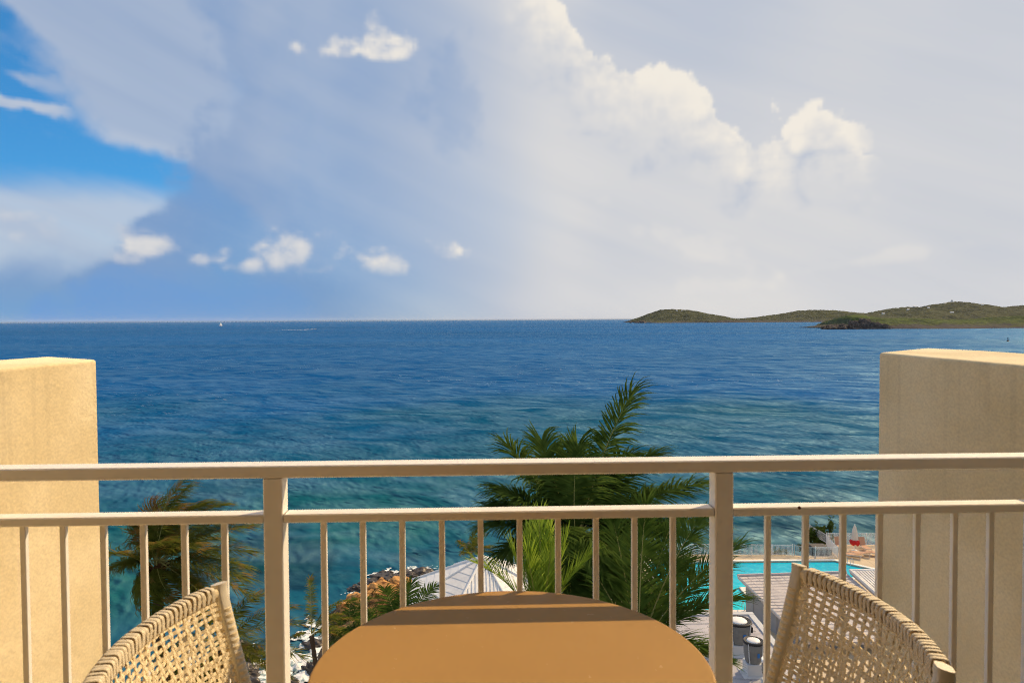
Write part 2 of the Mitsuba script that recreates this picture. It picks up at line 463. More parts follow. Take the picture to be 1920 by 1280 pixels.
# ---- land and leaves
def land_c(p, n, uv):
    g = fbm(p.x * .55, p.y * .55, p.z * .55, 4)
    h = fbm(p.x * 2.6, p.y * 2.6, p.z * 2.6, 4)
    rock = mix((.10, .055, .025), (.42, .22, .075), smoothstep(.35, .65, h))
    wet = mix((.035, .03, .026), (.09, .07, .05), h)
    dirt = mix((.065, .035, .016), (.13, .085, .035), g)
    green = mix((.03, .045, .012), (.075, .085, .025), h)
    c = mix(wet, rock, smoothstep(.5, 1.7, p.z + (g - .5) * 1.2))
    c = mix(c, dirt, smoothstep(2.6, 4.2, p.z + (h - .5) * 2.5))
    return mix(c, green, smoothstep(.45, .6, g) * smoothstep(3.5, 6, p.z))


plain('m_land', proc(land_c), .9, .2, bump=(proc(lambda p, n, uv: fbm(p.x * 1.4, p.y * 1.4, p.z * 1.4, 4), .02), .5))
plain('m_ochre', proc(lambda p, n, uv: mix((.16, .07, .022), (.52, .28, .10), smoothstep(.32, .62, fbm(p.x * 1.3, p.y * 1.3, p.z * 2.6, 4)))), .9, .2)
plain('m_wetrock', proc(lambda p, n, uv: mix((.02, .018, .015), (.085, .065, .05), fbm(p.x * 2, p.y * 2, p.z * 3, 4))), .45, .5)


def hill_c(p, n, uv):
    g = fbm(p.x * .012, p.y * .012, p.z * .02, 5)
    f = fbm(p.x * .06, p.y * .06, p.z * .06, 3)
    veg = mix((.014, .022, .011), (.064, .070, .028), smoothstep(.34, .66, .55 * g + .45 * f))
    rock = mix((.034, .033, .036), (.088, .080, .078), f)
    steep = smoothstep(.80, .55, n.z)
    low_ = smoothstep(20, 6, p.z + (f - .5) * 30 + (g - .5) * 40)
    return mix(veg, rock, dr.maximum(low_, steep * .7))


plain('m_hill', proc(hill_c), .95, .1)
plain('m_headland', proc(lambda p, n, uv: mix((1, 1, 1), (1.15, 1.45, .85), smoothstep(8, 22, p.z)) * hill_c(p, n, uv)), .95, .1)
plain('m_farrock', proc(lambda p, n, uv: mix((.035, .03, .028), (.13, .10, .08), fbm(p.x * .08, p.y * .08, p.z * .12, 4))), .9, .2)


def leaf(name, a, b, trans=.55, rough=.4, brown=None):
    def fn(p, n, uv):
        g = fbm(p.x * 1.6, p.y * 1.6, p.z * 1.6, 3)
        h = noise(p.x * 9, p.y * 9, p.z * 9)
        c = mix(a, b, smoothstep(.25, .75, .6 * g + .4 * h))
        if brown:
            c = mix(c, brown, smoothstep(.60, .78, noise(p.x * 4 + 3, p.y * 4, p.z * 4)))
        return c
    return mat(name, {'type': 'principledthin', 'base_color': proc(fn), 'roughness': rough, 'diff_trans': trans, 'eta': 1.4})


leaf('m_palm', (.045, .085, .014), (.13, .20, .04), .95, .28)
leaf('m_palmlow', (.04, .08, .012), (.12, .19, .034), .9, .28)
leaf('m_young', (.20, .30, .025), (.38, .50, .07), 1.0)
leaf('m_coco', (.075, .095, .014), (.21, .22, .035), .95, .35, brown=(.30, .20, .05))
leaf('m_dry', (.14, .08, .022), (.28, .16, .04), .6)
leaf('m_shrub', (.03, .055, .010), (.10, .14, .025), .6)
leaf('m_scrub', (.06, .045, .014), (.15, .11, .03), .5)
plain('m_trunk', proc(lambda p, n, uv: mix((.07, .045, .025), (.17, .115, .07), fbm(p.x * 5, p.y * 5, p.z * 14, 3))), .9, .2)
plain('m_boot', proc(lambda p, n, uv: mix((.05, .022, .010), (.16, .075, .028), fbm(p.x * 6, p.y * 6, p.z * 3, 3))), .9, .2)
plain('m_stem', (.30, .27, .075), .5, .4)

# ---------------------------------------------------------------- sea, land, far hills
def ramp(lo, hi, n):
    return np.geomspace(lo, hi, n)


sx = np.concatenate([-ramp(200, 60000, 22)[::-1], np.linspace(-150, 150, 16), ramp(200, 60000, 22)])
sy = np.concatenate([-ramp(60, 20000, 8)[::-1], np.linspace(0, 400, 20), ramp(450, 60000, 24)])
tag(obj('sea', sheet(sx, sy, lambda X, Y: X * 0), 'm_sea'), 'deep blue sea with small waves, turning teal towards the shore', kind='structure')

COAST = np.array([(-400, 30), (-150, 48), (-90, 54), (-60, 61), (-42, 66), (-33, 70), (-28.5, 74.5), (-26.8, 71), (-25, 66), (-22.5, 59), (-19, 60.5), (-19, 67), (-20.2, 73), (-20.8, 79),
                  (-21.4, 84), (-19.5, 88.5), (-17, 92), (-12.5, 95), (-5, 96), (2, 93), (9, 87), (16, 78), (26, 75), (38, 77), (50, 76), (70, 82), (120, 78), (400, 40)], float)
POOL = sg.Polygon([(12.5, 65.8), (29.95, 65.98), (32.6, 63.4), (26, 59.5), (19.0, 59.5), (18.95, 54.75), (12.0, 54.9)])
DECK_Z = 12.4


def coast_dist(X, Y):
    """Metres inland of the shoreline, negative at sea."""
    best = np.full(X.shape, 1e9)
    for a, b in zip(COAST[:-1], COAST[1:]):
        d = b - a
        t = np.clip(((X - a[0]) * d[0] + (Y - a[1]) * d[1]) / (d @ d), 0, 1)
        best = np.minimum(best, np.hypot(X - a[0] - t * d[0], Y - a[1] - t * d[1]))
    import shapely
    poly = sg.Polygon([*map(tuple, COAST), (400, -60), (-400, -60)])
    inside = shapely.contains_xy(poly, X.ravel(), Y.ravel()).reshape(X.shape)
    return np.where(inside, best, -best)


def land_z(X, Y):
    D = coast_dist(X, Y)
    P = np.stack([X, Y, X * 0], -1)
    n1, n2 = meshkit.fbm(P * .09, 4, 31) - .5, meshkit.fbm(P * .33, 4, 32) - .5
    n3 = np.abs(meshkit.fbm(P * .6, 3, 33) - .5)
    h = np.interp(D + n1 * 5, [-14, -3, 0, 1.5, 6, 14, 28, 60, 120], [-3, -1.2, .0, .8, 2.0, 4.6, 9.2, 14, 16])
    h = h + (n2 * 2.2 + n3 * 1.6) * np.clip((D + 2) / 4, 0, 1) * np.clip((9 - D) / 6 + .35, .3, 1)
    # levelled for the pool terrace
    T_ = np.clip(np.minimum.reduce([X - 1, (70.2 - Y) * .9, 62 - X]) / 1.5 + .5, 0, 1) * np.clip((Y - 36) / 4, 0, 1)
    return h * (1 - T_) + np.minimum(h, DECK_Z - 2.0) * T_


tag(obj('ground', sheet(np.concatenate([[-400, -250, -150, -110, -80, -64], np.arange(-56, 8, .6), np.arange(8, 70, 2.5), [80, 100, 150, 250, 400]]),
                        np.concatenate([[-40, -10, 10, 24], np.arange(34, 106, .6), [110]]), land_z), 'm_land', smooth=True),
    'steep brown and green bank falling to the sea below the balcony', kind='structure')


def hills(name, prof, D0, D1, label, seed, rough, mt='m_hill'):
    """A stretch of hills: ridge heights (x, z) above the sea, lying between the distances D0 and D1."""
    prof = np.array(prof, float)
    xs = np.linspace(prof[0, 0], prof[-1, 0], 420)
    ts = np.linspace(0, 1, 70)
    X, Tt = np.meshgrid(xs, ts)
    ridge = np.interp(xs, prof[:, 0], prof[:, 1])
    sh = np.sin(np.clip(Tt / .55, 0, 1) * PI / 2) ** .9 * np.clip((1 - Tt) / .45 + .0, 0, 1) ** .5
    P = np.stack([X, Tt * (D1 - D0), X * 0], -1)
    s = rough
    nz = meshkit.fbm(P / s, 5, seed) - .5
    gully = np.abs(meshkit.fbm(P / (s * .6), 4, seed + 9) - .5)
    Y = D0 + Tt * (D1 - D0) + (meshkit.fbm(P / (s * 1.3), 3, seed + 5) - .5) * (D1 - D0) * .22 * (1 - Tt) ** 2
    crown = meshkit.noise(P / (s * .055), seed + 3) * s * .030
    Z = ridge[None] * sh * (1 + .55 * nz * (1 - .65 * sh) - .8 * gully * (1 - sh * .6)) + crown * np.clip(ridge[None] * sh / 12, 0, 1)
    Z = np.where(Tt <= 0, -2.0, np.where(Tt >= 1, -2.0, Z))
    m = sheet(np.arange(len(xs)), np.arange(len(ts)), lambda a, b: a * 0)
    m.vertices = np.stack([X, Y, Z], -1).reshape(-1, 3)
    tag(obj(name, m, mt, smooth=True), label, kind='structure')
    return lambda x, t: (float(np.interp(t, ts, Y[:, int(np.argmin(abs(xs - x)))])), float(np.interp(t, ts, Z[:, int(np.argmin(abs(xs - x)))])))


far_at = hills('far_hills', FAR_PROFILE, 6150, 7900, 'long range of low green hills on the horizon at the right', 51, 420.0)
near_at = hills('headland', NEAR_PROFILE, 2215, 2700, 'nearer dark green headland running out into the bay', 71, 130.0, 'm_headland')


def rock(c, r, seed, sub=3, rough=.45):
    m = trimesh.creation.icosphere(subdivisions=sub)
    v = np.array(m.vertices)
    n = meshkit.fbm(v * 1.3 + seed * 7.1, 4, seed) - .5 + .6 * (np.abs(meshkit.fbm(v * 2.4 + seed, 3, seed + 1) - .5))
    m.vertices = v * (1 + rough * 1.7 * n[:, None]) * np.array(r) + np.array(c)
    return m


r_ = cat([rock((1016 + dx, 2190 + dy, 2), (a, b, h), 80 + i, 4, .85) for i, (dx, dy, a, b, h) in enumerate([(-24, 30, 24, 20, 12), (4, 20, 20, 18, 13), (46, 26, 22, 20, 20), (74, 20, 24, 14, 24), (104, 14, 24, 10, 17), (-44, 36, 9, 9, 6), (132, 12, 18, 8, 10)])])
tag(obj('sea_stack', r_, 'm_farrock', smooth=35), 'low dark rocks off the tip of the near headland', 'rock')
r_ = cat([rock((c[0], 6200, 2), (c[1], 40, c[2]), 90 + i, 3) for i, c in enumerate([(1082, 16, 14), (1130, 34, 20), (1030, 7, 7)])])
tag(obj('sea_stack', r_, 'm_farrock', smooth=35), 'small pale rocks at the far left tip of the distant hills', 'rock')


def house(x, y, z, w, dpt, h, label, fell):
    k = thing('hill_house', label, 'house', 'white houses scattered over the distant hills')
    obj('wall', box(x - w / 2, x + w / 2, y - dpt / 2, y + dpt / 2, z - 4, z + h), 'm_white', k)
    pr = trimesh.creation.extrude_polygon(sg.Polygon([(-dpt * .58, 0), (dpt * .58, 0), (0, h * .55)]), w * 1.1)
    pr.apply_transform([[0, 0, 1, x - w * .55], [1, 0, 0, y], [0, 1, 0, z + h], [0, 0, 0, 1]])
    obj('roof', pr, 'm_roofred' if fell else 'm_offwhite', k)
    for q in range(max(2, int(w / 9))):
        cx = x - w / 2 + (q + .5) * w / max(2, int(w / 9))
        obj('window', box(cx - 1.4, cx + 1.4, y - dpt / 2 - .15, y - dpt / 2 + .1, z + h * .3, z + h * .75), 'm_glass', k)


for xp, tt, w, h, lab in HOUSES:
    yy, zz = far_at(xp, tt)
    house(xp, yy - 2, zz, w, 11, h, lab, False)

# ---------------------------------------------------------------- the balcony
b = thing('hotel_building', 'cream stuccoed hotel front with the balcony that the view is taken from', 'building')
obj('floor_slab', box(-1.9, 1.8, -1.6, 1.98, FLOOR - .22, FLOOR), 'm_floor', b)
obj('ceiling_slab', box(-2.2, 2.2, -1.6, 1.95, FLOOR + 2.62, FLOOR + 2.82), 'm_ceiling', b)
obj('back_wall', cat([box(-2.2, -1.2, -1.9, -1.602, FLOOR, FLOOR + 2.62), box(1.2, 2.2, -1.9, -1.602, FLOOR, FLOOR + 2.62), box(-1.2, 1.2, -1.9, -1.602, FLOOR + 2.2, FLOOR + 2.62)]), 'm_stucco', b)
dk = obj('sliding_door', box(-1.2, 1.2, -1.8, -1.76, FLOOR, FLOOR + 2.2), 'm_glass', b)
obj('frame', cat([box(-1.2, -1.14, -1.83, -1.7, FLOOR, FLOOR + 2.2), box(1.14, 1.2, -1.83, -1.7, FLOOR, FLOOR + 2.2), box(-.03, .03, -1.83, -1.7, FLOOR, FLOOR + 2.2), box(-1.14, 1.14, -1.83, -1.7, FLOOR + 2.14, FLOOR + 2.198)]), 'm_white', dk)
for s, n in ((-1, 'side_wall'), (1, 'side_wall')):
    obj(n, box(*sorted((s * 1.75, s * 2.18)), -1.6, .9, FLOOR - .22, FLOOR + 2.618), 'm_stucco', b)


def prism(plan, z0, z1, bev=.012):
    """A plan polygon raised from z0 to z1, its top edge rounded and its faces finely cut so that they can be uneven."""
    p = sg.Polygon(plan)
    rows = [(z0, 0)] + [(z1 - bev + bev * math.sin(a), bev * (1 - math.cos(a))) for a in np.linspace(0, PI / 2, 5)]
    rings = []
    for z, off in rows:
        q = np.array(p.buffer(-off, join_style='mitre').exterior.coords)[:-1]
        k = np.argmin(np.hypot(*(q - np.array(plan[0])).T))
        q = np.roll(q, -k, 0)
        rings.append(np.column_stack([q, np.full(len(q), z)]))
    pts = np.vstack(rings)
    return tri(m3.Manifold.hull_points(pts))


def fin(plan, label):
    m = prism(plan, 12.0, EYE - .16)
    m = m.subdivide_to_size(.6) if hasattr(m, 'subdivide_to_size') else m
    return tag(obj('partition_wall', m, 'm_stucco', smooth=40), label, 'wall')


fin([(-1.785, .9), (-1.785, 3.06), (-2.175, 3.35), (-2.21, 3.0), (-2.21, .9)], 'sunlit cream stucco partition wall at the left end of the balcony')
fin([(1.70, .9), (1.70, 3.30), (2.17, 3.74), (2.25, 3.4), (2.25, .9)], 'shaded tan stucco partition wall with rain streaks at the right end of the balcony')

# railing: laid out along its own line, turned 1.9 degrees
RA = math.atan(.033)
k = thing('balcony_railing', 'beige painted metal balcony railing with two rails and square balusters', 'railing')


def rail_box(x0, x1, y0, y1, z0, z1, bev):
    return xf(box(x0, x1, y0, y1, z0, z1, bev), RA, (0, 1.85, 0))


c_ = math.cos(RA)
obj('top_rail', rail_box(-1.80, 1.72, -.004, .060, EYE - .4036, EYE - .3718, .003), 'm_rail', k, 30)
posts = (-.6197 / c_, .5572 / c_)
px_ = [-1.70, -1.70 + .0, *posts, 1.66]
seg = [(-1.75, posts[0] - .0245), (posts[0] + .0245, posts[1] - .0245), (posts[1] + .0245, 1.70)]
for a_, b_ in seg:
    obj('mid_rail', rail_box(a_ + .0005, b_ - .0005, .002, .052, EYE - .5219, EYE - .4995, .003), 'm_rail', k, 30)
    obj('bottom_rail', rail_box(a_ + .0005, b_ - .0005, .004, .050, FLOOR + .07, FLOOR + .095, .003), 'm_rail', k, 30)
for p_ in posts:
    obj('post', rail_box(p_ - .0245, p_ + .0245, .0, .054, FLOOR + .001, EYE - .4041, .003), 'm_rail', k, 30)
for x_ in (-1.576, -1.472, -1.369, -1.266, -1.165, -1.063, -.961, -.856, -.753, -.496, -.394, -.291, -.187, -.085, .018, .120, .221, .324, .427, .683, .786, .888, .988, 1.091, 1.194, 1.294, 1.397, 1.50, 1.603):
    obj('baluster', rail_box(x_ / c_ - .0075, x_ / c_ + .0075, .020, .035, FLOOR + .0955, EYE - .5224, .0015), 'm_rail', k, 30)
sb = trimesh.creation.icosphere(subdivisions=2, radius=.0042)
obj('rusty_screw', xf(sb, RA, (.7585, 1.878, EYE - .5012)), 'm_rust', k, True)

# ---------------------------------------------------------------- round table
k = thing('round_table', 'round tan table with the shadow bars of the railing across its top', 'table')
R, E_ = .397, .006
prof = [(0, .018), (R - E_, .018)] + [(R - E_ + E_ * math.sin(t), .018 - E_ + E_ * math.cos(t)) for t in np.linspace(0, PI, 9)[1:-1]] + [(R - E_, .006), (R - .03, .0), (0, 0)]
obj('table_top', xf(lathe([(r, z) for r, z in prof][::-1], 128), 0, (-.004, 1.41, EYE - .69 - .018)), 'm_table', k, 35)
obj('pedestal', xf(lathe([(0, 0), (.03, 0), (.03, .66), (.11, .705), (0, .705)], 40), 0, (-.004, 1.41, FLOOR + .017)), 'm_table', k, 40)
obj('base_plate', xf(lathe([(0, 0), (.23, 0), (.232, .006), (.05, .018), (.04, .03), (0, .03)], 64), 0, (-.004, 1.41, FLOOR)), 'm_table', k, 40)


# ---------------------------------------------------------------- woven chairs
def chair(label, loc, rz, seed):
    rng = np.random.default_rng(seed)
    k = thing('woven_chair', label, 'chair', None)
    W, Z0, Z1 = .50, .44, .85

    def S(s, t):
        """The back as a surface: s from -.5 to .5 across, t from 0 to 1 upwards; the chair looks along +x."""
        s, t = np.asarray(s, float), np.asarray(t, float)
        return np.stack([-.245 + .055 * (2 * s) ** 2 + .095 * (1 - t) + .02 * (1 - t) ** 2 + 0 * s, s * W * (.94 + .06 * t) + 0 * t, Z0 + (Z1 - Z0) * t - .010 * np.clip(np.abs(2 * s) - .8, 0, 1) ** 2 * t * 5], -1)

    def nrm(s, t):
        e = 1e-3
        n = np.cross(S(s + e, t) - S(s - e, t), S(s, t + e) - S(s, t - e))
        return n / np.linalg.norm(n, axis=-1, keepdims=True)

    def put(name, m, mt, smooth=False):
        return obj(name, xf(m, rz, loc), mt, k, smooth)

    def flat_tube(P, N, B, a, b_, n=14, p=2.6):
        """A rounded flat tube along P, half sizes a along N and b_ along B."""
        an = np.arange(n) * 2 * PI / n
        cs, sn = np.cos(an), np.sin(an)
        cs, sn = np.sign(cs) * np.abs(cs) ** (2 / p), np.sign(sn) * np.abs(sn) ** (2 / p)
        v = (P[:, None] + a * cs[None, :, None] * N[:, None] + b_ * sn[None, :, None] * B[:, None]).reshape(-1, 3)
        i, j = np.meshgrid(np.arange(len(P) - 1), np.arange(n), indexing='ij')
        q = np.stack([i * n + j, (i + 1) * n + j, (i + 1) * n + (j + 1) % n, i * n + (j + 1) % n], -1).reshape(-1, 4)
        f = np.vstack([q[:, [0, 1, 2]], q[:, [0, 2, 3]]])
        m = len(v)
        v = np.vstack([v, P[:1], P[-1:]])
        kk = np.arange(n)
        e = (len(P) - 1) * n
        f = np.vstack([f, np.stack([kk * 0 + m, kk, (kk + 1) % n], 1), np.stack([kk * 0 + m + 1, e + (kk + 1) % n, e + kk], 1)])
        return trimesh.Trimesh(v, f, process=False)

    def rail_frame(ss):
        P = S(ss, np.ones_like(ss))
        P[:, 2] -= .019
        t = np.gradient(P, axis=0)
        t /= np.linalg.norm(t, axis=1, keepdims=True)
        Bv = np.tile([0, 0, 1.0], (len(ss), 1))
        Nv = np.cross(t, Bv)
        return P, Nv / np.linalg.norm(Nv, axis=1, keepdims=True), Bv, t

    ss = np.linspace(-.5, .5, 41)
    P, N, B, _ = rail_frame(ss)
    put('top_rail', flat_tube(P, N, B, .0125, .0135), 'm_cane', 50)
    # smooth end caps: the rail turns down into the two side posts
    for sg_ in (-1, 1):
        tt = np.linspace(1, 0, 15)
        Q = S(np.full(15, .5 * sg_), tt)
        Q[:, 2] -= .019
        Nn = nrm(np.full(15, .499 * sg_), np.clip(tt, .02, .98))
        Tn = np.gradient(Q, axis=0)
        Tn /= np.linalg.norm(Tn, axis=1, keepdims=True)
        put('side_post', flat_tube(np.vstack([Q[:1] + [0, 0, .0185], Q]), np.vstack([Nn[:1], Nn]), np.cross(np.vstack([[0, 0, -1], Tn]), np.vstack([Nn[:1], Nn])), .0150, .0160, 18, 3.2), 'm_frame', 50)
        for q in range(26):
            tq = .90 - q * .034
            cq, nq = S(.5 * sg_, tq), nrm(np.array([.499 * sg_]), np.array([tq]))[0]
            cq = cq - [0, 0, .019]
            aq = np.linspace(0, 2 * PI, 11)[:-1]
            sd_ = np.cross(nq, [0, 0, 1.0])
            sd_ /= np.linalg.norm(sd_)
            ring_ = cq + .0175 * np.cos(aq)[:, None] * nq + .0175 * np.sin(aq)[:, None] * sd_
            vv = np.vstack([ring_ + [0, 0, z_] for z_ in (-.0042, .0042)] + [cq + (ring_ - cq) * .8 + [0, 0, z_] for z_ in (.0052, -.0052)])
            i_, j_ = np.meshgrid(np.arange(4), np.arange(10), indexing='ij')
            qq = np.stack([i_ * 10 + j_, i_ * 10 + (j_ + 1) % 10, (i_ + 1) % 4 * 10 + (j_ + 1) % 10, (i_ + 1) % 4 * 10 + j_], -1).reshape(-1, 4)
            put('side_wrap', trimesh.Trimesh(vv, np.vstack([qq[:, [0, 1, 2]], qq[:, [0, 2, 3]]]), process=False), 'm_cane', 50)
    # flat cord wound round the rail: every turn
    n_w = 34
    for i in range(n_w):
        s0 = -.458 + .916 * (i + .5) / n_w
        hw = .458 / n_w * W * (.64 + .16 * rng.random())
        Pc, Nc, Bc, Tc = rail_frame(np.array([s0 - .004, s0, s0 + .004]))
        pc, nc, bc, tc = Pc[1], Nc[1], Bc[1], Tc[1]
        an = np.linspace(0, 2 * PI, 17)[:-1] + PI / 16
        cs, sn = np.cos(an), np.sin(an)
        cs, sn = np.sign(cs) * np.abs(cs) ** (2 / 4.5), np.sign(sn) * np.abs(sn) ** (2 / 4.5)
        g = .0152 + .0012 * rng.random()
        g2 = .0168 + .0012 * rng.random()
        ring = pc + g * cs[:, None] * nc + g2 * sn[:, None] * bc
        lean = (rng.random() - .5) * .006
        v, rows = [], [(-hw, .93), (-hw * .8, 1.0), (hw * .8, 1.0), (hw, .93)]
        for off, sc in rows:
            v.append(pc + (ring - pc) * sc + tc * (off + lean * sn[:, None]))
        v = np.vstack(v)
        ii, jj = np.meshgrid(np.arange(3), np.arange(16), indexing='ij')
        q = np.stack([ii * 16 + jj, (ii + 1) * 16 + jj, (ii + 1) * 16 + (jj + 1) % 16, ii * 16 + (jj + 1) % 16], -1).reshape(-1, 4)
        put('cord_wrap', trimesh.Trimesh(v, np.vstack([q[:, [0, 1, 2]], q[:, [0, 2, 3]]]), process=False), 'm_wrap', 50)

    # the open weave: cane strips across and upwards, passing over and under each other
    nu, nv = 30, 40

    def strip(s, t, over, w):
        P_, N_ = S(s, t), nrm(s, np.clip(t, .002, .998))
        t_ = np.gradient(P_, axis=0)
        t_ /= np.linalg.norm(t_, axis=1, keepdims=True)
        P_ = P_ + N_ * over[:, None]
        return ribbons(P_, np.cross(N_, t_), N_, w, .0009)

    for i in range(nu):
        u = np.linspace(-.49, .49, 90)
        t0 = (i + .55) / nu * .95
        wob = .006 * (meshkit.noise(np.stack([u * 7, u * 0 + i * 3.1, u * 0 + seed], -1)) - .5) * 2 / .41
        ov = .0020 * np.sin(u * nv * PI / .98 + i * PI)
        put('strand', strip(u, np.clip(t0 + wob + .012 * (rng.random() - .5), 0, 1), ov, .0031 + .0009 * rng.random()), 'm_cane')
    for i in range(nv):
        v = np.linspace(.0, .945, 66)
        s0 = -.485 + .97 * (i + .5) / nv
        drift = .03 * (v - .5) * (1 if i % 2 else -1) + .006 * (meshkit.noise(np.stack([v * 9, v * 0 + i * 2.3, v * 0 + seed + 5], -1)) - .5) * 2
        ov = -.0020 * np.sin(v * nu * PI / .95 + i * PI)
        put('strand', strip(np.clip(s0 + drift + .006 * (rng.random() - .5), -.495, .495), v, ov, .0028 + .0009 * rng.random()), 'm_cane')
    # seat and legs
    seat = prism([(-.20, -.23), (.24, -.25), (.26, -.2), (.26, .2), (.24, .25), (-.20, .23)], .405, .445, .012)
    put('seat', seat, 'm_cane', 40)
    for x_, y_ in ((-.19, -.21), (-.19, .21), (.22, -.22), (.22, .22)):
        put('leg', tube([(x_, y_, .41), (x_ * 1.12, y_ * 1.08, 0.0)], [.014, .011], 12), 'm_frame', 50)
    return k


chair('sunlit woven cane chair with cord wrapped back at the left of the table', (-0.4685, 1.3231, FLOOR), -.01, 3)
chair('shaded woven cane chair with cord wrapped back at the right of the table', (0.5089, 1.4098, FLOOR), PI + .085, 8)

# ---------------------------------------------------------------- pool terrace
deck = sg.Polygon([(3, 38), (62, 38), (62, 69.6), (37, 70.6), (30.6, 70.8), (30.2, 67.4), (20, 67.9), (6, 68.2), (3, 64)]).difference(POOL)
m = trimesh.creation.extrude_polygon(deck, 1.4, engine='earcut')
m.apply_translation([0, 0, DECK_Z - 1.4])
tag(obj('pool_deck', m, 'm_deck'), 'pale sandy terrace around the swimming pool', kind='structure')
k = thing('swimming_pool', 'bright turquoise swimming pool on the terrace below', 'swimming pool')
w_ = trimesh.creation.extrude_polygon(POOL.buffer(-.02), .02, engine='earcut')
w_.apply_translation([0, 0, DECK_Z - .12])
obj('water', w_, 'm_pool', k)
cp = POOL.buffer(.38, join_style='mitre').difference(POOL)
cm = trimesh.creation.extrude_polygon(cp, .05, engine='earcut')
cm.apply_translation([0, 0, DECK_Z])
obj('coping', cm, 'm_coping', k)
for x_, y_, ang in ((30.8, 64.9, -.8), (18.1, 54.9, PI)):
    for s in (-.25, .25):
        th = np.linspace(0, PI, 12)
        obj('ladder_rail', xf(tube(np.column_stack([s + 0 * th, -.3 * np.cos(th), .15 + .62 * np.sin(th) ** .8]), .028, 6), ang, (x_, y_, DECK_Z - .12)), 'm_galv', k, 50)


def fence(label, pts, h=1.07, step=.115, post=1.9, mt='m_white', z=DECK_Z):
    k = thing('fence', label, 'fence')
    bars, rails = [], []
    for a, b_ in zip(pts[:-1], pts[1:]):
        a, b_ = np.array(a + (z,) if len(a) == 2 else a, float), np.array(b_ + (z,) if len(b_) == 2 else b_, float)
        L = float(np.linalg.norm((b_ - a)[:2]))
        ang = math.atan2(b_[1] - a[1], b_[0] - a[0])
        n = max(1, round(L / post))
        for i in range(n + 1):
            p_ = a + (b_ - a) * i / n
            obj('post', xf(box(-.035, .035, -.035, .035, 0, h + .03), ang, p_), mt, k)
        for zz in (.10, h - .04):
            rails.append(tube([a + [0, 0, zz], b_ + [0, 0, zz]], .026, 4))
        for i in range(int(L / step)):
            p_ = a + (b_ - a) * (i + .5) * step / L
            bars.append(xf(box(-.016, .016, -.016, .016, .1, h - .04), ang, p_))
    for r in rails:
        obj('rail', r, mt, k)
    kb = obj('balusters', cat(bars), mt, k)
    labels[kb] = {'kind': 'stuff'}
    return k


fence('white metal fence along the seaward edge of the pool, at the left of the gate', [(12.5, 68.0), (20.9, 67.75), (26.6, 67.45)])
fence('short dark fence section beside the pool gate', [(26.75, 67.4), (28.4, 66.6)], mt='m_galv')
fence('white metal pool fence corner below the small tree', [(28.5, 66.75), (30.6, 66.75), (31.1, 70.3)])
fence('white metal fence behind the loungers and the closed parasol', [(31.2, 70.5), (37, 70.3), (48, 69.4)], h=1.25)
fence('white sloping handrail that runs down beside the shrubs by the pool', [(30.4, 72.6, 12.9), (31.6, 70.9, 12.3)], h=.95)
fence('white stair railing rising behind the pavilion roof', [(-1.6, 63, 12.9), (2.2, 61.5, 14.4), (3.2, 61.0, 14.8)], h=1.0, step=.16)
k = thing('stone_planter', 'low dark stone planter wall behind the pool fence corner', 'planter')
obj('wall', box(28.9, 30.4, 67.6, 69.4, DECK_Z - .4, DECK_Z + .55), 'm_wetrock', k)

k = thing('parasol', 'closed white parasol with a red lower edge standing on the terrace', 'parasol')
ux, uy = 33.15, 68.75
obj('base', xf(lathe([(0, 0), (.3, 0), (.3, .07), (.05, .12), (0, .12)], 20), 0, (ux, uy, DECK_Z)), 'm_galv', k, 40)
obj('pole', tube([(ux, uy, DECK_Z), (ux, uy, DECK_Z + 2.62)], .03, 8), 'm_white', k)
th = np.arange(48) * 2 * PI / 48
rows = []
for z, r in ((.92, .30), (1.2, .27), (1.6, .245), (2.1, .185), (2.42, .10), (2.55, .02)):
    rows.append(np.column_stack([ux + r * (1 + .20 * np.cos(8 * th)) * np.cos(th), uy + r * (1 + .20 * np.cos(8 * th)) * np.sin(th), DECK_Z + z + .03 * np.cos(8 * th) * (z < 1)]))
ii, jj = np.meshgrid(np.arange(len(rows) - 1), np.arange(48), indexing='ij')
q = np.stack([ii * 48 + jj, ii * 48 + (jj + 1) % 48, (ii + 1) * 48 + (jj + 1) % 48, (ii + 1) * 48 + jj], -1).reshape(-1, 4)
obj('canopy', trimesh.Trimesh(np.vstack(rows), np.vstack([q[:, [0, 1, 2]], q[:, [0, 2, 3]]]), process=False), 'm_canvas', k, 60)
rows = [np.column_stack([ux + r * (1 + .16 * np.cos(8 * th)) * np.cos(th), uy + r * (1 + .16 * np.cos(8 * th)) * np.sin(th), DECK_Z + z + .07 * np.cos(4 * th + 1) * (z < .8)]) for z, r in ((.60, .30), (.75, .40), (.93, .43), (1.10, .31))]
ii, jj = np.meshgrid(np.arange(3), np.arange(48), indexing='ij')
q = np.stack([ii * 48 + jj, ii * 48 + (jj + 1) % 48, (ii + 1) * 48 + (jj + 1) % 48, (ii + 1) * 48 + jj], -1).reshape(-1, 4)
obj('red_valance', trimesh.Trimesh(np.vstack(rows), np.vstack([q[:, [0, 1, 2]], q[:, [0, 2, 3]]]), process=False), 'm_red', k, 60)


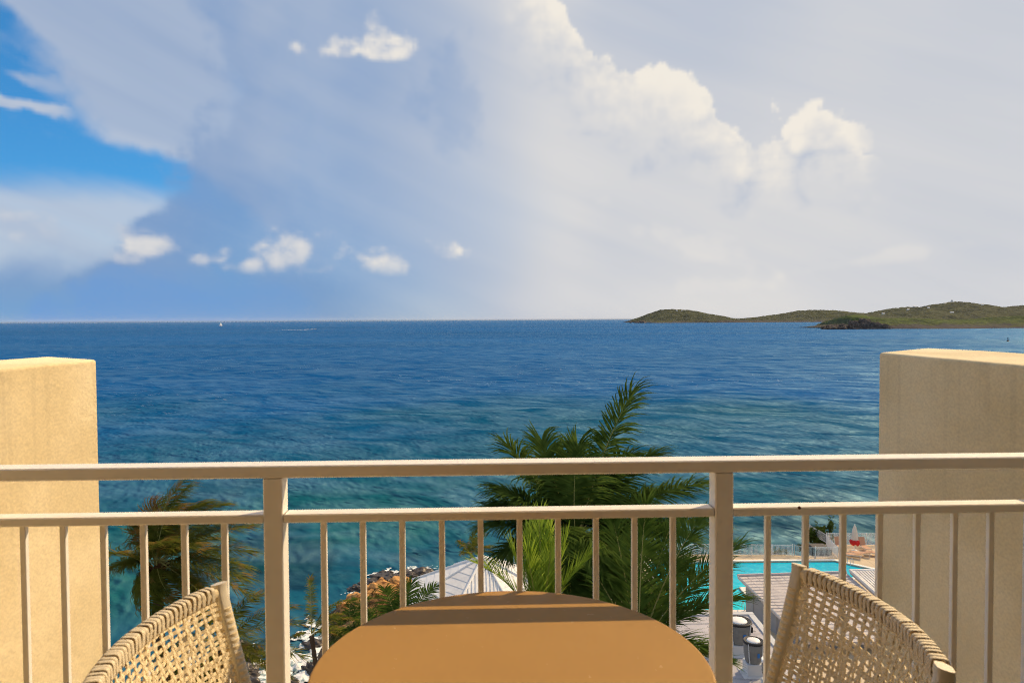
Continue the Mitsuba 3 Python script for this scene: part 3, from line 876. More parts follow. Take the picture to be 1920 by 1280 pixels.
def lounger(label, x, y, rz, up_):
    k = thing('sun_lounger', label, 'sun lounger', 'sun loungers by the pool')

    def put(n, m, mt):
        obj(n, xf(m, rz, (x, y, DECK_Z)), mt, k)
    put('frame', cat([box(-.95, .95, -.33, -.29, .27, .32), box(-.95, .95, .29, .33, .27, .32), box(-.95, -.91, -.29, .29, .27, .32), box(.91, .95, -.29, .29, .27, .32)]), 'm_offwhite')
    put('seat', box(-.30, .93, -.288, .288, .325, .35), 'm_sling')
    a = math.radians(up_)
    bk = box(0, .78, -.288, .288, 0, .03)
    bk.apply_transform([[-math.cos(a), 0, -math.sin(a) * 0 + math.sin(a), -.31], [0, 1, 0, 0], [math.sin(a), 0, math.cos(a), .335], [0, 0, 0, 1]])
    put('backrest', bk, 'm_sling')
    for lx in (-.8, .8):
        for ly in (-.31, .31):
            put('leg', box(lx - .025, lx + .025, ly - .019, ly + .019, 0, .27), 'm_offwhite')


lounger('brown sun lounger with a raised back left of the closed parasol', 32.0, 69.4, -PI / 2, 66)
lounger('brown sun lounger with a raised back right of the closed parasol', 34.3, 69.2, -PI / 2, 66)
lounger('flat sun lounger lying lengthwise in front of the parasol', 33.0, 67.3, 2.7, 18)
lounger('flat sun lounger at the right of the row in front of the parasol', 34.5, 67.2, 2.6, 18)
lounger('low sun lounger nearest the pool edge at the left of the row', 31.9, 66.9, 2.75, 14)

# ---------------------------------------------------------------- pool bar with the grey roof
k = thing('pool_bar', 'low building with a large grey panelled metal roof beside the pool', 'building')
A, B_, C, D_ = (np.array(p) for p in ((17.25, 54.34, 15.2), (25.9, 54.9, 15.2), (27.6, 47.2, 13.25), (19.55, 47.4, 13.25)))
obj('wall', cat([box(19.9, 34, 48.3, 48.6, DECK_Z, 13.5), box(19.3, 19.6, 48.3, 53.6, DECK_Z, 13.9)]), 'm_wallgrey', k)
gw = trimesh.creation.extrude_polygon(sg.Polygon([(47.9, DECK_Z), (54, DECK_Z), (54, 15.0), (47.9, 13.3)]), .2)
gw.apply_transform([[0, 0, 1, 0], [1, 0, 0, 0], [0, 1, 0, 0], [0, 0, 0, 1]])
gw.vertices[:, 0] += 17.75 + (54 - gw.vertices[:, 1]) * .31
obj('gable_wall', gw, 'm_wallgrey', k)
for q in range(4):
    yy = 49.2 + q * 1.3
    xx = 17.72 + (54 - yy) * .31
    obj('pilaster', box(xx - .04, xx + .06, yy - .06, yy + .06, DECK_Z, 13.6 + (yy - 48.5) * .26), 'm_wallgrey', k)
bn = np.cross(B_ - A, D_ - A)
bn /= np.linalg.norm(bn)
bn = bn if bn[2] > 0 else -bn
rf = obj('roof', trimesh.Trimesh(np.vstack([[A, B_, C, D_], np.array([A, B_, C, D_]) - bn * .16]),
                                 [[0, 1, 2], [0, 2, 3], [4, 6, 5], [4, 7, 6], [0, 4, 5], [0, 5, 1], [1, 5, 6], [1, 6, 2], [2, 6, 7], [2, 7, 3], [3, 7, 4], [3, 4, 0]], process=False), 'm_roofgrey', k)
nc, nr = 13, 21


def on(u, v):
    return (A * (1 - u) + B_ * u) * (1 - v) + (D_ * (1 - u) + C * u) * v


for i in range(nc):
    for j in range(nr):
        u0, u1, v0, v1 = (i + .035) / nc, (i + .965) / nc, j / nr, (j + .93) / nr
        lo, hi = .006, .045
        P = [on(u0, v0) + bn * lo, on(u1, v0) + bn * lo, on(u1, v1) + bn * hi, on(u0, v1) + bn * hi]
        bot = [on(u0, v0) - bn * .01, on(u1, v0) - bn * .01, on(u1, v1) - bn * .01, on(u0, v1) - bn * .01]
        obj('panel', trimesh.Trimesh(P + bot, [[0, 2, 1], [0, 3, 2], [2, 3, 7], [2, 7, 6], [0, 4, 7], [0, 7, 3], [1, 2, 6], [1, 6, 5]], process=False), 'm_roofgrey', rf)
obj('ridge_cap', tube([A + [0, .1, .06], B_ + [0, .1, .06]], .11, 6), 'm_roofgrey', k)
obj('verge_trim', tube([A + bn * .05, D_ + bn * .05], .07, 4), 'm_offwhite', k)
# the second roof to the right, its ribs running down a different slope
A2, B2, C2, D2 = (np.array(p) for p in ((26.1, 54.8, 15.35), (39.0, 55.4, 15.35), (41.0, 46.6, 13.1), (27.9, 46.8, 13.1)))
n2 = np.cross(D2 - A2, B2 - A2)
n2 /= np.linalg.norm(n2)
n2 = n2 if n2[2] > 0 else -n2
r2 = obj('side_roof', trimesh.Trimesh(np.vstack([[A2, B2, C2, D2], np.array([A2, B2, C2, D2]) - n2 * .16]),
                                      [[0, 1, 2], [0, 2, 3], [4, 6, 5], [4, 7, 6], [0, 4, 5], [0, 5, 1], [1, 5, 6], [1, 6, 2], [2, 6, 7], [2, 7, 3], [3, 7, 4], [3, 4, 0]], process=False), 'm_roofgrey', k)
for i in range(56):
    u = (i + .3) / 56
    p0, p1 = A2 * (1 - u) + B2 * u, D2 * (1 - u) + C2 * u
    d_ = (p1 - p0) / np.linalg.norm(p1 - p0)
    obj('rib', ribbons([p0 + n2 * .06, p1 + n2 * .06], [np.cross(n2, d_)] * 2, [n2] * 2, .05, .05), 'm_roofwhite', r2)
obj('side_ridge_cap', tube([A2 + [0, .1, .06], B2 + [0, .1, .06]], .12, 6), 'm_roofwhite', k)
obj('hip_cap', tube([A2 + n2 * .12, D2 + n2 * .12], .13, 6), 'm_offwhite', k)

# ---------------------------------------------------------------- service roof with extractor fans
k = thing('service_building', 'flat pale grey roof slab with extractor fans below the balcony', 'building')
obj('wall', box(5.6, 12.7, 20.2, 37.8, 12, 18.9), 'm_wallgrey', k)
obj('flat_roof', box(5.5, 12.85, 20, 38, 18.9, 19.15), 'm_flatroof', k)
obj('roof_edge', cat([box(12.55, 12.852, 20, 37.69, 19.152, 19.23), box(5.5, 12.852, 37.7, 38.003, 19.152, 19.24)]), 'm_galv', k)
obj('seam', cat([box(5.6, 12.5, y_, y_ + .06, 19.152, 19.17) for y_ in np.arange(21.5, 37, 1.9)]), 'm_wallgrey', k)


def fan(label, x, y, r, h, hb, lid):
    k = thing('extractor_fan', label, 'extractor fan', 'extractor fans on the flat roof')
    z = 19.152
    obj('curb', box(x - r * .85, x + r * .85, y - r * .85, y + r * .85, z, z + hb, .02), 'm_galv', k, 30)
    obj('curb_flashing', box(x - r * 1.35, x + r * 1.2, y - r * 1.3, y + r * 1.2, z, z + .03), 'm_galv', k)
    obj('drum', xf(lathe([(r * .72, 0), (r * .80, .05), (r * .97, h * .45), (r, h * .9), (r * .99, h), (r * .93, h), (r * .90, h * .8), (0, h * .8)], 40), 0, (x, y, z + hb)), 'm_drum', k, 40)
    obj('rim', xf(lathe([(r * 1.04, h - .05), (r * 1.05, h + .02), (r * .99, h + .05), (r * .74, h + .03), (r * .72, h - .06), (r * 1.03, h - .06)], 40), 0, (x, y, z + hb)), 'm_black' if lid else 'm_white', k, 40)
    obj('lid', xf(lathe([(0, h + .11), (r * .35, h + .10), (r * .62, h + .065), (r * .70, h + .02), (r * .70, h - .04)][::-1], 40), 0, (x, y, z + hb)), 'm_white', k, 50)
    obj('motor_box', box(x + r * .93, x + r * 1.14, y - .1, y + .12, z + hb + h * .45, z + hb + h * .72, .015), 'm_black', k, 30)
    obj('name_plate', box(x + r * .10, x + r * .34, y - r * 1.035, y - r * .95, z + hb + h * .38, z + hb + h * .58), 'm_blue', k)
    for s in (-1, 1):
        obj('strut', tube([(x + s * r * .62, y - r * .80, z + hb), (x + s * r * .75, y - r * .72, z + hb + h)], .022, 6), 'm_galv', k)


fan('largest grey extractor fan at the back of the flat roof', 10.72, 33.7, .60, .98, .45, True)
fan('grey extractor fan on a metal curb, second of the three', 10.72, 31.55, .43, .92, .52, True)
fan('extractor fan with a white rim, nearest of the three behind the woven chair', 10.92, 29.8, .42, .90, .50, False)

# ---------------------------------------------------------------- pavilion with the white octagonal roof
k = thing('pavilion', 'octagonal pavilion with a white metal roof between palm trees', 'pavilion')
px0, py0, za, ze, rr = -2.37, 55.0, 16.62, 14.1, 6.1
cor = [np.array([px0 + rr * math.cos(a), py0 + rr * math.sin(a), ze]) for a in (np.arange(8) * PI / 4 + PI / 8 + .06)]
apex = np.array([px0, py0, za])
roof = obj('roof', trimesh.Trimesh(np.vstack([[apex], cor, [apex - [0, 0, .15]], [c - [0, 0, .15] for c in cor]]),
                                   [[0, 1 + i, 1 + (i + 1) % 8] for i in range(8)] + [[9, 10 + (i + 1) % 8, 10 + i] for i in range(8)]
                                   + [f for i in range(8) for f in ([1 + i, 10 + i, 10 + (i + 1) % 8], [1 + i, 10 + (i + 1) % 8, 1 + (i + 1) % 8])], process=False), 'm_roofwhite', k)
for i in range(8):
    a, b_ = cor[i], cor[(i + 1) % 8]
    mid = (a + b_) / 2
    if mid[1] > py0 + 3.5:
        continue                              # the far sides are not seen
    nn = np.cross(a - apex, b_ - apex)
    nn /= np.linalg.norm(nn)
    nn = nn if nn[2] > 0 else -nn
    front = mid[1] < py0 - 4.9
    e_ = (b_ - a) / np.linalg.norm(b_ - a)
    if front:                                 # standing ribs on the facet that faces the hotel
        for q in range(17):
            u = (q + .5) / 17
            foot = a * (1 - u) + b_ * u
            topf = 1 - abs(2 * u - 1)
            topp = foot + (mid - foot) * 0 + (apex - mid) * topf * .985
            if topf > .06:
                d_ = (apex - mid) / np.linalg.norm(apex - mid)
                obj('rib', ribbons([foot + nn * .03, topp + nn * .03], [e_] * 2, [nn] * 2, .035, .028), 'm_white', roof)
    else:
        for q in range(9):                    # overlapping courses
            t0, t1 = 1 - q / 9.0, 1 - (q + .93) / 9.0
            P = [apex + (a - apex) * t0 + nn * .034, apex + (b_ - apex) * t0 + nn * .034, apex + (b_ - apex) * t1 + nn * .008, apex + (a - apex) * t1 + nn * .008]
            Q = [p_ - nn * .05 for p_ in P]
            obj('course', trimesh.Trimesh(P + Q, [[0, 1, 2], [0, 2, 3], [0, 4, 5], [0, 5, 1], [1, 5, 6], [1, 6, 2], [3, 7, 4], [3, 4, 0]], process=False), 'm_roofwhite', roof)
for c in cor:
    obj('hip_cap', tube([apex + [0, 0, .06], c + [0, 0, .06]], .09, 6), 'm_white', roof)
    p_ = c + (apex - c) * .12
    obj('column', box(p_[0] - .12, p_[0] + .12, p_[1] - .12, p_[1] + .12, 10.5, 14.1), 'm_white', k)
obj('finial', xf(lathe([(0, 0), (.16, 0), (.12, .14), (.03, .2), (0, .34)], 12), 0, apex), 'm_white', k, 50)
k = thing('gate_pillar', 'pale grey square pillar behind the bright green young palm', 'pillar')
obj('shaft', box(3.25, 3.78, 49.6, 50.1, 12.4, 18.4, .02), 'm_roofwhite', k)
obj('cap', box(3.17, 3.86, 49.52, 50.18, 18.402, 18.55, .02), 'm_white', k)

# ---------------------------------------------------------------- palms
WIND = np.array([.95, .25, -.05])


def frond(base, d0, L, droop, wind, n, leafl, leafw, rng, hang=.5, fan=.75, stalk=.16, curl=0.0):
    """One pinnate frond: an arching midrib with a row of narrow folded leaflets on either side. Returns (leaflets, midrib)."""
    d = np.asarray(d0, float)
    d /= np.linalg.norm(d)
    N = 26
    P, Ds = [np.array(base, float)], []
    for i in range(N):
        t = i / N
        Ds.append(d.copy())
        P.append(P[-1] + d * L / N)
        d = d + (np.array([0, 0, -droop]) * (.35 + 1.1 * t) + wind * (.25 + 1.3 * t)) / N
        d /= np.linalg.norm(d)
    P = np.array(P)
    Ds = np.array(Ds + [d])
    rib = tube(P, np.interp(np.linspace(0, 1, len(P)), [0, .15, 1], [.034, .020, .004]) * (L / 2.6), 5)
    tt = np.concatenate([np.linspace(stalk, 1.0, n)] * 2)
    sd = np.repeat([-1.0, 1.0], n)
    tt = np.clip(tt + (rng.random(2 * n) - .5) * .6 / n, 0, 1)
    idx = tt * (len(P) - 1)
    i0 = np.clip(idx.astype(int), 0, len(P) - 2)
    fr = (idx - i0)[:, None]
    B = P[i0] * (1 - fr) + P[i0 + 1] * fr
    torn = np.where(rng.random(2 * n) < .07, .35, 1.0) * np.where(rng.random(2 * n) < .05, .05, 1.0)
    D = Ds[i0]
    side = np.cross(D, [0, 0, 1.0])
    ln = np.linalg.norm(side, axis=1, keepdims=True)
    side = np.where(ln > .15, side / np.maximum(ln, 1e-6), np.cross(D, [0, 1.0, 0]))
    upv = np.cross(side, D)
    a = fan * (1 - .66 * np.clip((tt - .55) / .45, 0, 1) ** 1.5)       # leaflets close towards the tip
    jit = lambda s: (rng.random((2 * n, 1)) - .5) * s  # noqa: E731
    d1 = side * (sd * np.sin(a * PI / 2))[:, None] + D * np.cos(a * PI / 2)[:, None] + upv * (.18 + jit(.42)) + D * jit(.36) + side * jit(.2)
    d1 /= np.linalg.norm(d1, axis=1, keepdims=True)
    prof = np.interp(tt, [0, stalk, .3, .6, .85, 1], [.35, .55, 1, 1, .92, .78])
    ll = leafl * prof * (.78 + .38 * rng.random(2 * n)) * torn
    K = 4
    pts, dirs = [B], []
    dd = d1
    for k in range(K):
        dirs.append(dd)
        pts.append(pts[-1] + dd * (ll / K)[:, None])
        dd = dd + (np.array([0, 0, -hang]) + wind * 1.0) * (.30 + .25 * k) * (.7 + .6 * rng.random((2 * n, 1)))
        dd /= np.linalg.norm(dd, axis=1, keepdims=True)
    dirs.append(dd)
    wv = np.array([.55, 1.0, .92, .60, .06]) * leafw
    rows = []
    for k in range(K + 1):
        s = np.cross(dirs[k], upv)
        s /= np.linalg.norm(s, axis=1, keepdims=True) + 1e-9
        lift = np.cross(s, dirs[k])
        rows.append(np.stack([pts[k] - s * wv[k] + lift * wv[k] * .45, pts[k], pts[k] + s * wv[k] + lift * wv[k] * .45], 1))
    V = np.stack(rows, 1)                       # leaflets, K+1, 3, xyz
    M = V.shape[0]
    v = V.reshape(-1, 3)
    m_, k_, c_2 = np.meshgrid(np.arange(M), np.arange(K), np.arange(2), indexing='ij')
    a_ = m_ * (K + 1) * 3 + k_ * 3 + c_2
    q = np.stack([a_, a_ + 1, a_ + 4, a_ + 3], -1).reshape(-1, 4)
    leaves = trimesh.Trimesh(v, np.vstack([q[:, [0, 1, 2]], q[:, [0, 2, 3]]]), process=False)
    return leaves, rib


def palm(label, crown, foot, fr, mt, seed, trunk_r=.16, leafl=.62, leafw=.021, n=58, hang=.5, wind=.5, boots=None, dry=0, cat_='palm tree', fan=.75):
    """fr: a list of (azimuth from +x in degrees, elevation, length, droop)."""
    rng = np.random.default_rng(seed)
    k = thing('palm_tree', label, cat_)
    crown, foot = np.array(crown, float), np.array(foot, float)
    t = np.linspace(0, 1, 22)[:, None]
    bend = np.array([.25, .1, 0]) * np.sin(t * PI) * .8
    P = foot * (1 - t) + crown * t + bend
    rad = trunk_r * np.interp(t[:, 0], [0, .08, .9, 1], [1.35, 1.05, .85, .95]) * (1 + .05 * np.cos(np.arange(22) * 2.2))
    obj('trunk', tube(P, rad, 14), 'm_trunk', k, 60)
    if boots:
        bm = []
        for i in range(boots[0]):
            a, z = rng.random() * 2 * PI, -rng.random() ** 1.2 * boots[1]
            o = crown + [math.cos(a) * trunk_r * .8, math.sin(a) * trunk_r * .8, z]
            dr_ = np.array([math.cos(a) * .5, math.sin(a) * .5, .9 - .5 * rng.random()])
            w = .07 + .05 * rng.random()
            ln = .25 + .35 * rng.random()
            bm.append(ribbons([o, o + dr_ * ln * .5, o + dr_ * ln + [math.cos(a) * .06, math.sin(a) * .06, 0]], [[-math.sin(a), math.cos(a), 0]] * 3, [[math.cos(a), math.sin(a), 0]] * 3, np.array([w, w * .7, w * .35]), .012))
        obj('leaf_base', cat(bm), 'm_boot', k)
    for i, f_ in enumerate(fr):
        az, el, L, dp = f_[:4]
        w_ = f_[4] if len(f_) > 4 else 1.0
        a, e = math.radians(az), math.radians(el)
        d = [math.cos(a) * math.cos(e), math.sin(a) * math.cos(e), math.sin(e)]
        o = crown + np.array([d[0], d[1], 0]) * trunk_r * .6 + [0, 0, rng.random() * .25]
        lv, rb = frond(o, d, L, dp, WIND * wind * w_, n, leafl * (.8 + .2 * L / 2.6), leafw, rng, hang, fan)
        kind = 'm_dry' if i >= len(fr) - dry else mt
        f_key = obj('frond', lv, kind, k, True)
        obj('midrib', rb, 'm_stem', f_key, True)
    return k


R_ = np.random.default_rng(5)


def ring(n, el, L, dp, seed, a0=0.0, spread=20):
    r = np.random.default_rng(seed)
    return [(a0 + 360 * i / n + (r.random() - .5) * spread, el + (r.random() - .5) * 16, L * (.88 + .24 * r.random()), dp * (.8 + .4 * r.random())) for i in range(n)]


# the big palm in the middle
main = [(36, 69, 3.4, .18, .56), (95, 76, 2.0, .3, .5), (24, 54, 2.5, .6, .7), (40, 60, 2.3, .7, .7), (155, 56, 2.4, .75, .5), (140, 66, 2.2, .7, .6), (118, 66, 2.0, .8), (6, 34, 3.0, .6, .5), (10, 44, 2.5, 1.0, .6), (172, 34, 1.9, .8, .15), (-178, 26, 1.8, .7, .15), (178, 50, 2.0, .9, .2), (60, 50, 2.2, .9), (-14, 22, 2.7, .55, .4), (12, 14, 2.5, .8, .4), (170, 42, 1.8, .9, .2), (-170, 14, 1.5, .8, .2), (165, 46, 1.8, .9, .3),
        (-40, 40, 1.9, 1.1), (-80, 34, 1.8, 1.2), (-120, 36, 1.8, 1.2)] + [(a, e, L * (.55 if 110 < a % 360 < 250 else 1), d) for a, e, L, d in ring(8, 20, 2.3, 1.3, 11, 10) + ring(9, -8, 1.75, 1.2, 12, 25) + ring(8, -45, 1.3, .8, 13, 5)]
palm('tall dark green palm in the middle with one frond rising high above the rail', (1.32, 15.0, 30.15), (1.55, 15.2, 13.0), main, 'm_palm', 41, .17, .84, .019, 110, .45, .5, dry=4, boots=(70, 1.1))
low = [(75, 72, 2.5, .7, .4), (40, 58, 2.7, .75, .4), (15, 52, 2.5, .8, .3), (62, 54, 2.7, .8, .3), (28, 42, 2.3, .85, .3), (55, 40, 2.5, .9, .3), (100, 60, 2.4, .9, .4), (130, 52, 2.3, .9, .4), (160, 40, 2.0, .9, .4), (-10, 50, 1.7, 1.0, .3),
       (-60, 40, 1.5, 1.0), (-110, 40, 1.7, 1.0), (180, 24, 1.8, 1.0, .3), (2, 40, 1.9, .9, .2), (75, 22, 2.3, 1.0, .2)] + ring(8, 8, 1.55, 1.1, 15)
palm('low dark palm with long stiff leaves just left of the right post', (2.15, 12.2, 29.1), (2.2, 12.3, 13.0), low, 'm_palmlow', 42, .19, .58, .014, 72, .22, .2, boots=(40, .6), fan=.5)
young = [(95, 86, 1.65, .10, .1), (60, 80, 1.6, .2, .1), (130, 80, 1.5, .25, .1), (20, 76, 1.5, .4, .1), (170, 74, 1.4, .4, .1), (-60, 80, 1.4, .3, .1), (-130, 78, 1.4, .35, .1), (5, 62, 1.3, .8, .1), (175, 56, 1.3, .9, .1)]
palm('young bright yellow green palm with upright leaves in front of the pale pillar', (.42, 10.8, 30.15), (.42, 10.8, 13.0), young, 'm_young', 43, .09, .46, .010, 50, .08, .06, cat_='young palm', fan=.34)
coco = [(70, 78, 2.4, .5, 1.5), (100, 70, 2.3, .6, 1.6), (40, 66, 2.6, .7, 1.2), (20, 48, 2.7, .8, .8), (8, 36, 2.9, .7, .6), (-2, 26, 2.9, .8, .5), (-12, 8, 2.9, .9, .4), (5, -12, 2.9, .8, .3), (-10, -30, 2.9, .6, .3), (140, 66, 2.0, .8, 1.6), (165, 50, 1.5, .9, .9), (15, 58, 2.8, .7, 1.0), (30, 40, 2.9, .8, .8),
        (-165, 18, 1.2, 1.1, .4), (-40, 40, 2.2, 1.0), (-80, 50, 1.9, 1.0), (-130, 40, 1.8, 1.1), (160, 5, 1.2, 1.0, .3), (30, 5, 2.6, 1.0, .4), (60, 30, 2.3, 1.0)] + [(a, e, L * (.6 if 100 < a % 360 < 260 else 1), d) for a, e, L, d in ring(7, -35, 1.5, .8, 16)] + [(112, 74, 2.4, .35, .7), (85, 82, 2.5, .3, .8), (140, 60, 2.0, .5, .6)]
palm('large coconut palm at the left with fronds streaming right in the wind', (-11.1, 22.0, 27.35), (-11.35, 22.3, 9.0), coco, 'm_coco', 44, .17, .80, .014, 96, .5, 1.25, boots=(40, .7), dry=1)
palm('coconut palm low at the left whose brown frond tips reach towards the left post', (-9.3, 22.5, 24.6), (-9.5, 22.6, 9.0), [(5, 30, 2.5, .9, .6), (-8, 12, 2.6, .9, .4), (25, 44, 2.3, 1.0, .8), (60, 60, 2.0, 1.0, 1), (170, 40, 2.0, 1.1, .6), (-60, 40, 2.0, 1.0), (-20, -6, 2.4, .9, .4), (140, 50, 1.9, 1.0, .8), (-150, 20, 1.8, 1.1, .4)] + ring(6, -25, 1.9, .8, 17), 'm_coco', 45, .15, .62, .016, 56, .4, 1.0, dry=1)
palm('palm with dark green fronds in front of the white pavilion roof at its left edge', (-3.85, 24, 24.0), (-3.8, 24.1, 9.5), [(55, 52, 2.1, 1.0, .4), (20, 40, 2.3, 1.1, .3), (85, 60, 1.9, 1.0, .4), (120, 50, 2.0, 1.1, .4), (0, 20, 2.2, 1.1, .3), (150, 36, 2.0, 1.1, .3)] + ring(7, 12, 1.9, 1.1, 18), 'm_palmlow', 46, .15, .66, .022, 52, .35, .3)
palm('small palm with one upright ragged yellowish frond standing before the white surf', (-13.75, 48, 13.6), (-13.45, 48, 6.0), [(120, 86, 3.7, .15, .05), (20, 40, 3.2, 1.4, .8), (45, 55, 3.2, 1.3, .8), (0, 15, 3.0, 1.2, .5), (60, 30, 3.0, 1.3, .6), (-20, 35, 2.8, 1.3, .6), (-170, 10, 1.6, 1.4, .3), (30, -10, 2.8, 1.0, .4)], 'm_coco', 47, .17, .50, .030, 46, .5, .7)
palm('bushy palm to the right of the small upright palm on the brown bank', (-11.6, 50, 13.3), (-11.5, 50, 7.0), [(30, 40, 2.6, 1.2, .8), (70, 60, 2.4, 1.2, .8), (110, 50, 2.3, 1.2, .8), (0, 25, 2.7, 1.2, .6), (-30, 30, 2.5, 1.2, .6), (160, 30, 2.0, 1.3, .6)] + ring(6, 0, 2.2, 1.1, 19), 'm_palmlow', 48, .16, .70, .028, 46, .5, .8)
palm('golden topped palm rising behind the peak of the white pavilion roof', (-3.85, 65, 13.3), (-3.8, 65, 7.5), [(100, 80, 2.2, .6, .8), (60, 60, 2.2, 1.0, .7), (10, 40, 2.4, 1.1, .6), (150, 50, 1.9, 1.2, .6), (-40, 50, 2.1, 1.1, .6), (-120, 40, 1.8, 1.2, .5), (30, 20, 2.2, 1.1, .5)], 'm_coco', 49, .16, .7, .034, 40, .5, .8)


# ---------------------------------------------------------------- shrubs and ground plants
def leaf_cloud(c, r, n, size, rng, flat=1.0, clump=7):
    cs = rng.normal(size=(clump, 3))
    cs /= np.linalg.norm(cs, axis=1, keepdims=True)
    cs = cs * np.array(r) * (.25 + .55 * rng.random((clump, 1)))
    P = cs[rng.integers(0, clump, n)] + rng.normal(size=(n, 3)) * np.array(r) * .27
    P[:, 2] *= flat
    P = P + np.array(c)
    a = rng.normal(size=(n, 3))
    a /= np.linalg.norm(a, axis=1, keepdims=True)
    b_ = np.cross(a, rng.normal(size=(n, 3)))
    b_ /= np.linalg.norm(b_, axis=1, keepdims=True)
    s = size * (.6 + .8 * rng.random((n, 1)))
    v = np.stack([P - a * s, P + b_ * s * .42, P + a * s, P - b_ * s * .42], 1).reshape(-1, 3)
    k = np.arange(n)[:, None] * 4
    return trimesh.Trimesh(v, np.vstack([k + [0, 1, 2], k + [0, 2, 3]]), process=False)


def shrub(label, c, r, n, size, mt, seed, group=None, name='shrub', cat_='shrub'):
    rng = np.random.default_rng(seed)
    k = thing(name, label, cat_, group)
    obj('crown', leaf_cloud(c, r, n, size, rng), mt, k)
    st = []
    for i in range(5):
        e = np.array(c) + rng.normal(size=3) * np.array(r) * .35
        st.append(tube([np.array(c) - [0, 0, r[2] * 1.2], (np.array(c) + e) / 2 - [0, 0, r[2] * .2], e], [.06, .045, .02], 5))
    obj('trunk', cat(st), 'm_trunk', k)


shrub('small leafy tree standing behind the white pool fence', (31.1, 72.6, 12.6), (1.3, .9, 1.05), 1300, .24, 'm_shrub', 61, name='small_tree', cat_='tree')
shrub('thin leafy branch reaching up at the right of the small tree by the pool', (32.45, 72.6, 13.8), (.45, .4, .9), 160, .15, 'm_shrub', 62)
shrub('low yellow green bush just left of the small tree behind the pool fence', (29.3, 71.2, 11.9), (.9, .6, .5), 350, .14, 'm_shrub', 63)
shrub('green bush behind the pool fence near its middle', (26.2, 70.4, 11.6), (1.4, .7, .5), 380, .14, 'm_shrub', 64)
for i, (x, y, r, lab) in enumerate([(-8.9, 62, 1.6, 'dark green bush left of the pavilion roof above the orange rocks'), (-11.6, 60, 1.5, 'bush on the bank just above the orange rock ledge'), (-6.4, 66, 1.5, 'olive bush behind the left slope of the pavilion roof'),
                                  (-9.8, 55, 1.7, 'large dark shrub at the left foot of the pavilion'), (-13.8, 62, 1.3, 'olive green shrub at the top of the brown bank'), (-15.8, 58.5, 1.1, 'low dark shrub at the foot of the brown bank'), (1.0, 66, 1.4, 'pale green bush beside the white stair railing'),
                                  (3.6, 64.5, 1.3, 'green bush at the upper end of the white stair railing'), (-24.6, 61.5, 1.8, 'dark shrub on the point left of the surf inlet'), (-28.2, 69, 1.6, 'dark green shrub by the water at the far left of the surf'), (-27.6, 64.5, 1.9, 'brown tipped shrub behind the left post near the surf')]):
    zz = float(land_z(np.array([[x]]), np.array([[y]]))[0, 0])
    shrub(lab, (x, y, max(zz, 1) + r * .45), (r, r * .9, r * .75), 1300, .17, 'm_shrub' if i % 3 else 'm_palmlow', 70 + i)

rng = np.random.default_rng(90)
xs_, ys_ = rng.uniform(-36, 2, 5200), rng.uniform(44, 98, 5200)
zs_ = land_z(xs_, ys_)
keep = (zs_ > 2.2) & (meshkit.fbm(np.stack([xs_ * .25, ys_ * .25, xs_ * 0], -1), 3, 5) > .38)
P = np.stack([xs_, ys_, zs_], -1)[keep]
n = len(P) * 9
B = np.repeat(P, 9, 0) + rng.normal(size=(n, 3)) * [.16, .16, .03]
d = rng.normal(size=(n, 3)) * .55 + [.25, 0, 1]
d /= np.linalg.norm(d, axis=1, keepdims=True)
s = np.cross(d, rng.normal(size=(n, 3)))
s /= np.linalg.norm(s, axis=1, keepdims=True)
ln = (.35 + .45 * rng.random((n, 1)))
v = np.stack([B - s * .05, B + s * .05, B + d * ln + [.06, 0, 0]], 1).reshape(-1, 3)
tag(obj('scrub', trimesh.Trimesh(v, np.arange(3 * n).reshape(-1, 3), process=False), 'm_scrub'), 'dry brown and green scrub covering the bank above the shore', kind='stuff')

# ---------------------------------------------------------------- shore rocks and surf
for i, (x, y, rx, ry, rz, lab) in enumerate([(-17.0, 89.6, 1.9, 2.0, 1.0, 'orange rock ledge at the head of the small point'), (-18.9, 86.6, 1.6, 1.8, .9, 'orange rock block at the lower left of the ledge'), (-15.6, 87.0, 2.2, 2.0, 1.4, 'sunlit orange rock shelf below the dark bushes'),
                                             (-14.2, 91.0, 1.9, 1.6, 1.1, 'orange boulder at the right end of the ledge'), (-19.6, 83.8, 1.3, 1.5, .9, 'small orange rock nearest the brown bank')]):
    tag(obj('orange_rock', rock((x, y, .5), (rx, ry, rz), 100 + i, 4, .95), 'm_ochre', smooth=28), lab, 'rock')
dark = [(-18.6, 93.5, 1.7, .7), (-16.6, 95.0, 1.9, .9), (-14.6, 96.6, 1.6, .7), (-20.4, 92.2, 1.1, .5), (-12.6, 97.6, 1.5, .6), (-17.6, 97.6, 1.0, .4), (-28.4, 72.6, 1.5, .9), (-26.6, 69.8, 1.3, .8), (-25.2, 66.4, 1.4, .9), (-23.6, 71.0, .8, .5), (-22.0, 68.0, .9, .5),
        (-21.6, 76.2, 1.1, .7), (-22.4, 64.4, 1.0, .6), (-29.6, 75.6, 1.2, .6), (-20.2, 70.2, .9, .8)]
for i, (x, y, r, h) in enumerate(dark):
    far_ = y > 90
    tag(obj('dark_rock', rock((x, y, .05), (r, r * .8, h), 120 + i, 4, .9), 'm_wetrock', smooth=28), 'dark wet rock awash in the surf beyond the orange ledge' if far_ else 'dark wet rock in the white surf of the inlet behind the left post', 'rock',
        'dark rocks in the far surf' if far_ else 'dark rocks in the near surf')


